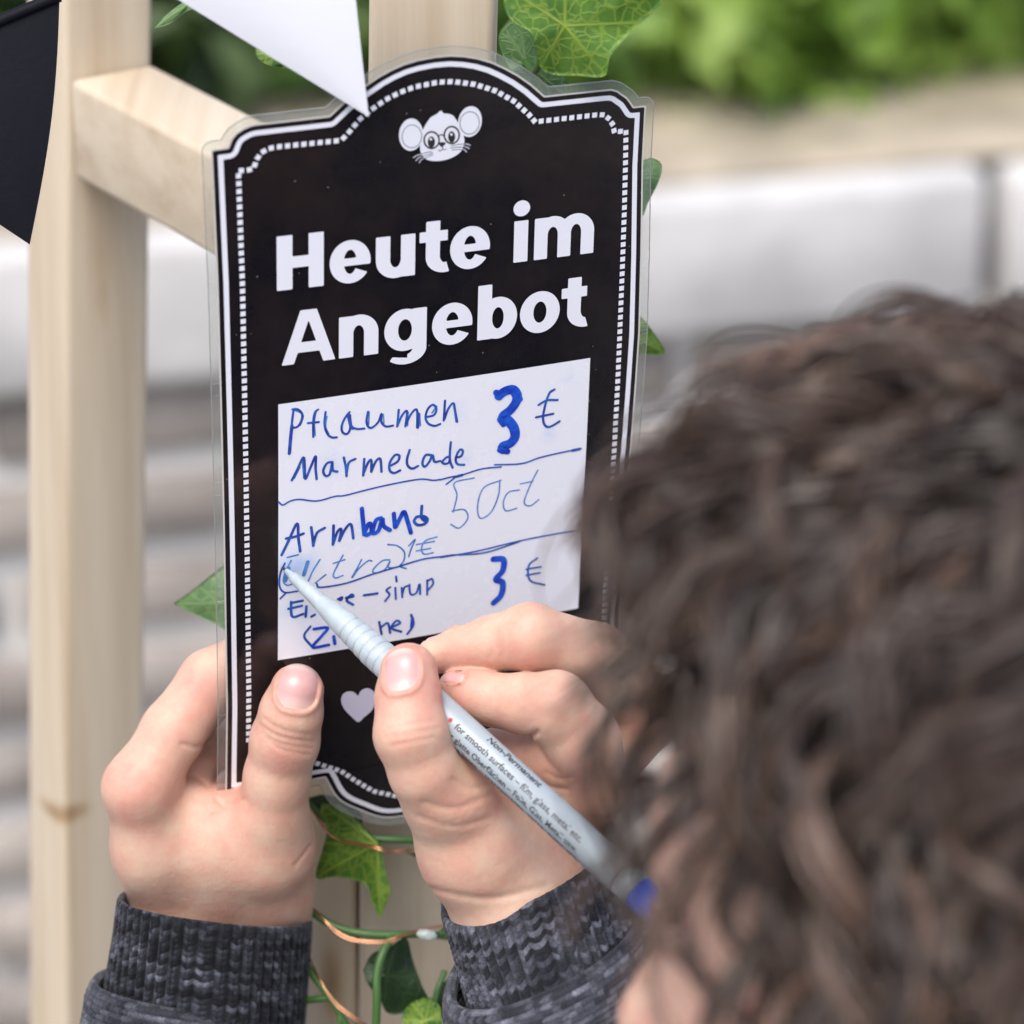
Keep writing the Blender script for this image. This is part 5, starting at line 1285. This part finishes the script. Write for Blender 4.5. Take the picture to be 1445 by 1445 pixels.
# even spacing: throw away crowded roots
keep = []
for d in cand:
    if len(keep) == 0 or np.max(np.array(keep) @ d) < math.cos(.070): keep.append(d)
fr = [d for d in cand[::-1] if d[2] > .2 and d[1] > .5]
keep += fr[:170]
D0_ = np.array(keep); nl = len(D0_)
crown = np.array([.05, .72, -.69])
steps, spl = 26, 10
length = hr.uniform(50, 88, nl); length[D0_[:, 2] > .30] *= .47; length[(D0_[:, 1] < .15) & (D0_[:, 2] > -.1)] *= .85
flow = D0_ - crown * (D0_ @ crown)[:, None]
side = np.clip((.50 - D0_[:, 1]) / .2, 0, 1)[:, None]
flow = flow / np.linalg.norm(flow, axis=1)[:, None] * (1 - .85 * side) + np.array([0, -.35, .10]) + side * np.array([0, -.7, -.25]) + hr.normal(0, .26, (nl, 3))
flow[(D0_[:, 2] > .1) & (D0_[:, 1] < .4)] += np.array([0, -1.2, -.5])
fringe = (D0_[:, 2] > .22) & (D0_[:, 1] > .40)
P_ = np.zeros((nl, steps, 3)); Nn = np.zeros((nl, steps, 3)); d = D0_.copy(); vel = flow
for k in range(steps):
    nrm = d / HRAD; nrm /= np.linalg.norm(nrm, axis=1)[:, None]
    s = k / (steps - 1)
    hgt = 2.0 + (9 + 6 * np.sin(np.arange(nl) * 12.9898) + np.where(fringe, 12 + 6 * np.sin(np.arange(nl) * 7.7), 0) * np.clip((.97 - D0_[:, 1]) / .25, 0, 1) + np.where((D0_[:, 1] > .55) & (D0_[:, 2] > .1), 1, 0) - np.where(D0_[:, 2] < .0, 4, 0)) * np.sin(min(1, s * 1.25) * math.pi / 2) * (1 - .25 * s)
    P_[:, k] = HCR + HRAD * d + nrm * hgt[:, None]; Nn[:, k] = nrm
    vel = vel + np.array([0, -.05, 0]); tng = vel - nrm * (vel * nrm).sum(1)[:, None]; tng /= np.linalg.norm(tng, axis=1)[:, None] + 1e-9
    d = d + (tng * (length / steps)[:, None]) / HRAD; d /= np.linalg.norm(d, axis=1)[:, None]
T_ = np.gradient(P_, axis=1); T_ /= np.linalg.norm(T_, axis=2)[..., None]
Bn = np.cross(T_, Nn); Bn /= np.linalg.norm(Bn, axis=2)[..., None] + 1e-9
sv = np.linspace(0, 1, steps)
curl_r = hr.uniform(3.2, 8.0, nl) + np.where(fringe, 1.5, 0); waves = length / hr.uniform(28, 50, nl); ph0 = hr.uniform(0, 2 * math.pi, nl); hand = np.where(hr.random(nl) < .5, -1, 1)
HV, HF, HCOL = [], [], []
base_c = np.array([.046, .030, .022])
tone_l = hr.uniform(.45, 1.4, nl) * np.where(hr.random(nl) < .2, 2.2, 1)
for q in range(spl):
    ph = ph0[:, None] + hand[:, None] * 2 * math.pi * waves[:, None] * sv[None] + hr.normal(0, .30, (nl, 1))
    grow = np.clip(sv * 3, 0, 1)[None] * (.6 + .6 * sv)[None]
    off_a = hr.uniform(0, 2 * math.pi, (nl, 1)); off_r = hr.uniform(.2, 1.9, (nl, 1)) * (1 - .55 * sv ** 2)[None] * (.5 + np.clip(sv * 3, 0, .5))[None]
    rr_ = (curl_r[:, None] * hr.uniform(.85, 1.15, (nl, 1))) * grow
    X = P_ + (rr_ * np.cos(ph) + off_r * np.cos(off_a))[..., None] * Bn + (rr_ * .8 * np.sin(ph) + rr_ * .35 + off_r * np.sin(off_a) * .8)[..., None] * Nn
    frizz = hr.random(nl) < .16
    X[frizz] += (hr.normal(0, 5, (frizz.sum(), 1, 3)) + Nn[frizz] * 5) * sv[None, :, None] ** 1.5
    t = np.gradient(X, axis=1); t /= np.linalg.norm(t, axis=2)[..., None] + 1e-9
    u = np.cross(t, Nn); u /= np.linalg.norm(u, axis=2)[..., None] + 1e-9; w = np.cross(t, u)
    rad = .46 * (1 - .75 * sv ** 3)[None, :, None]
    ringv = np.stack([X + rad * (math.cos(g) * u + math.sin(g) * w) for g in (0, 2.0944, 4.18879)], 2)       # nl, steps, 3, 3
    n0 = q * nl * steps * 3
    idx = n0 + np.arange(nl * steps * 3).reshape(nl, steps, 3)
    for k in range(3):
        HF.append(np.stack([idx[:, :-1, k], idx[:, :-1, (k + 1) % 3], idx[:, 1:, (k + 1) % 3], idx[:, 1:, k]], -1).reshape(-1, 4))
    HV.append(ringv.reshape(-1, 3))
    tn = tone_l * hr.uniform(.75, 1.3, nl)
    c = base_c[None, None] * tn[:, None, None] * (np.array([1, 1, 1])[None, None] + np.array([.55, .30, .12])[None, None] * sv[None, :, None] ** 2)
    HCOL.append(np.repeat(c, 3, axis=1).reshape(-1, 3))
# scalp cap that closes the gaps between the locks
v, f = ball(np.zeros(3), 1.0, 40, 60); v = np.array(v); okv = scalp_ok(v)
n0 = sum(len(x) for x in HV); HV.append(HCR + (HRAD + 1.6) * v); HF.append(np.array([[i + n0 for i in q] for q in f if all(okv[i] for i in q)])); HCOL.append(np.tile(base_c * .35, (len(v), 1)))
# left and right eyebrow, short hairs
ev, ef = [], []
for s in (-1, 1):
    for k in range(60):
        a = k / 59; p0 = np.array([s * (10 + 38 * a), 24 + 4 * math.sin(a * 2.6) - 5 * a + hr.normal(0, 1.4), 86 - 27 * a ** 2 + .5])
        v, f = tube([p0, p0 + np.array([s * 3.5, 1.6, .8]), p0 + np.array([s * 7, .8, -1.2])], [.3, .28, .08], 3, False); n_ = len(ev); ev += list(v); ef += [[i + n_ for i in q] for q in f]
n0 = sum(len(x) for x in HV); HV.append(np.array(ev)); HF.append(np.array(ef) + n0); HCOL.append(np.tile(base_c, (len(ev), 1)))
HVc = np.vstack(HV); HFc = np.vstack(HF)
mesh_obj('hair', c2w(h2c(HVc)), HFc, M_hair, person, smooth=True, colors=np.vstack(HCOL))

# ------------------------------------------------------------------ the rest of the clothes
M_sweat = plain('grey_marl_fabric', (.085, .09, .11), .95, bump=.8, bscale=700, var=.45, vscale=300)
M_trous = plain('dark_blue_denim', (.025, .04, .08), .9, bump=.5, bscale=900, var=.2, vscale=200)
M_shoe = plain('grey_shoe', (.12, .12, .13), .7)
HIP = down(NB, 360)
def sweater_sdf(P):
    f = ellip(P, down(NB, 170), (105, 190, 100))
    f = smin(f, rcone(P, down(NB, 90), HIP, 92, 98), 40)
    f = smin(f, rcone(P, SHL, SHR, 42, 42), 30)
    for sh, el, ws in ((SHL, ELL, HP(246, 1700, 38)), (SHR, ELR, at_depth(838, 1700, 822))):
        f = smin(f, rcone(P, sh, el, 42, 36), 22); f = smin(f, rcone(P, el, ws, 36, 30), 14)
    f = smin(f, rcone(P, NB, down(NB, 40), 50, 60), 20)
    f = np.maximum(f, -rcone(P, down(NB, 20), down(NB, -120), 46, 52))
    return f
allp = np.array([SHL, SHR, ELL, ELR, HIP, NB, HP(246, 1700, 38), at_depth(838, 1700, 822)])
V, F = surface_nets(sweater_sdf, allp.min(0) - 130, allp.max(0) + 130, 7.0)
PARTS.append(mesh_obj('sweater', c2w(V), F, M_sweat, None, smooth=True))
def rc_w(P, a, b_, ra, rb): return rcone(P, np.asarray(a, float), np.asarray(b_, float), ra, rb)
hipw = c2w(HIP) * 1000; lw = np.array([-.87, -.5, 0]); fwd = np.array([-.5, .87, 0])
def trouser_sdf(P):
    f = ellip(P, hipw, (100, 100, 90))
    for s in (-1, 1):
        kn = hipw + s * 52 * lw + 25 * fwd; kn[2] = hipw[2] * .52; an = hipw + s * 58 * lw - 5 * fwd; an[2] = 45
        f = smin(f, rc_w(P, hipw + s * 46 * lw, kn, 68, 50), 20); f = smin(f, rc_w(P, kn, an, 50, 40), 14)
    return f
V, F = surface_nets(trouser_sdf, hipw - [190, 190, hipw[2] + 5], hipw + [190, 190, 110], 7.0)
PARTS.append(mesh_obj('trousers', V / 1000, F, M_trous, None, smooth=True))
for s in (-1, 1):
    c = hipw + s * 58 * lw; c[2] = 0
    def shoe_sdf(P, c=c):
        f = smin(rc_w(P, c + [0, 0, 34], c + 110 * fwd + [0, 0, 26], 36, 28), rc_w(P, c - 10 * fwd + [0, 0, 50], c + [0, 0, 75], 36, 40), 20)
        return np.maximum(f, -P[:, 2] + 2)
    V, F = surface_nets(shoe_sdf, c - [170, 170, 6], c + [170, 170, 130], 6.0); PARTS.append(mesh_obj('shoe', V / 1000, F, M_shoe, None, smooth=True))
for o in PARTS: adopt(o, person)
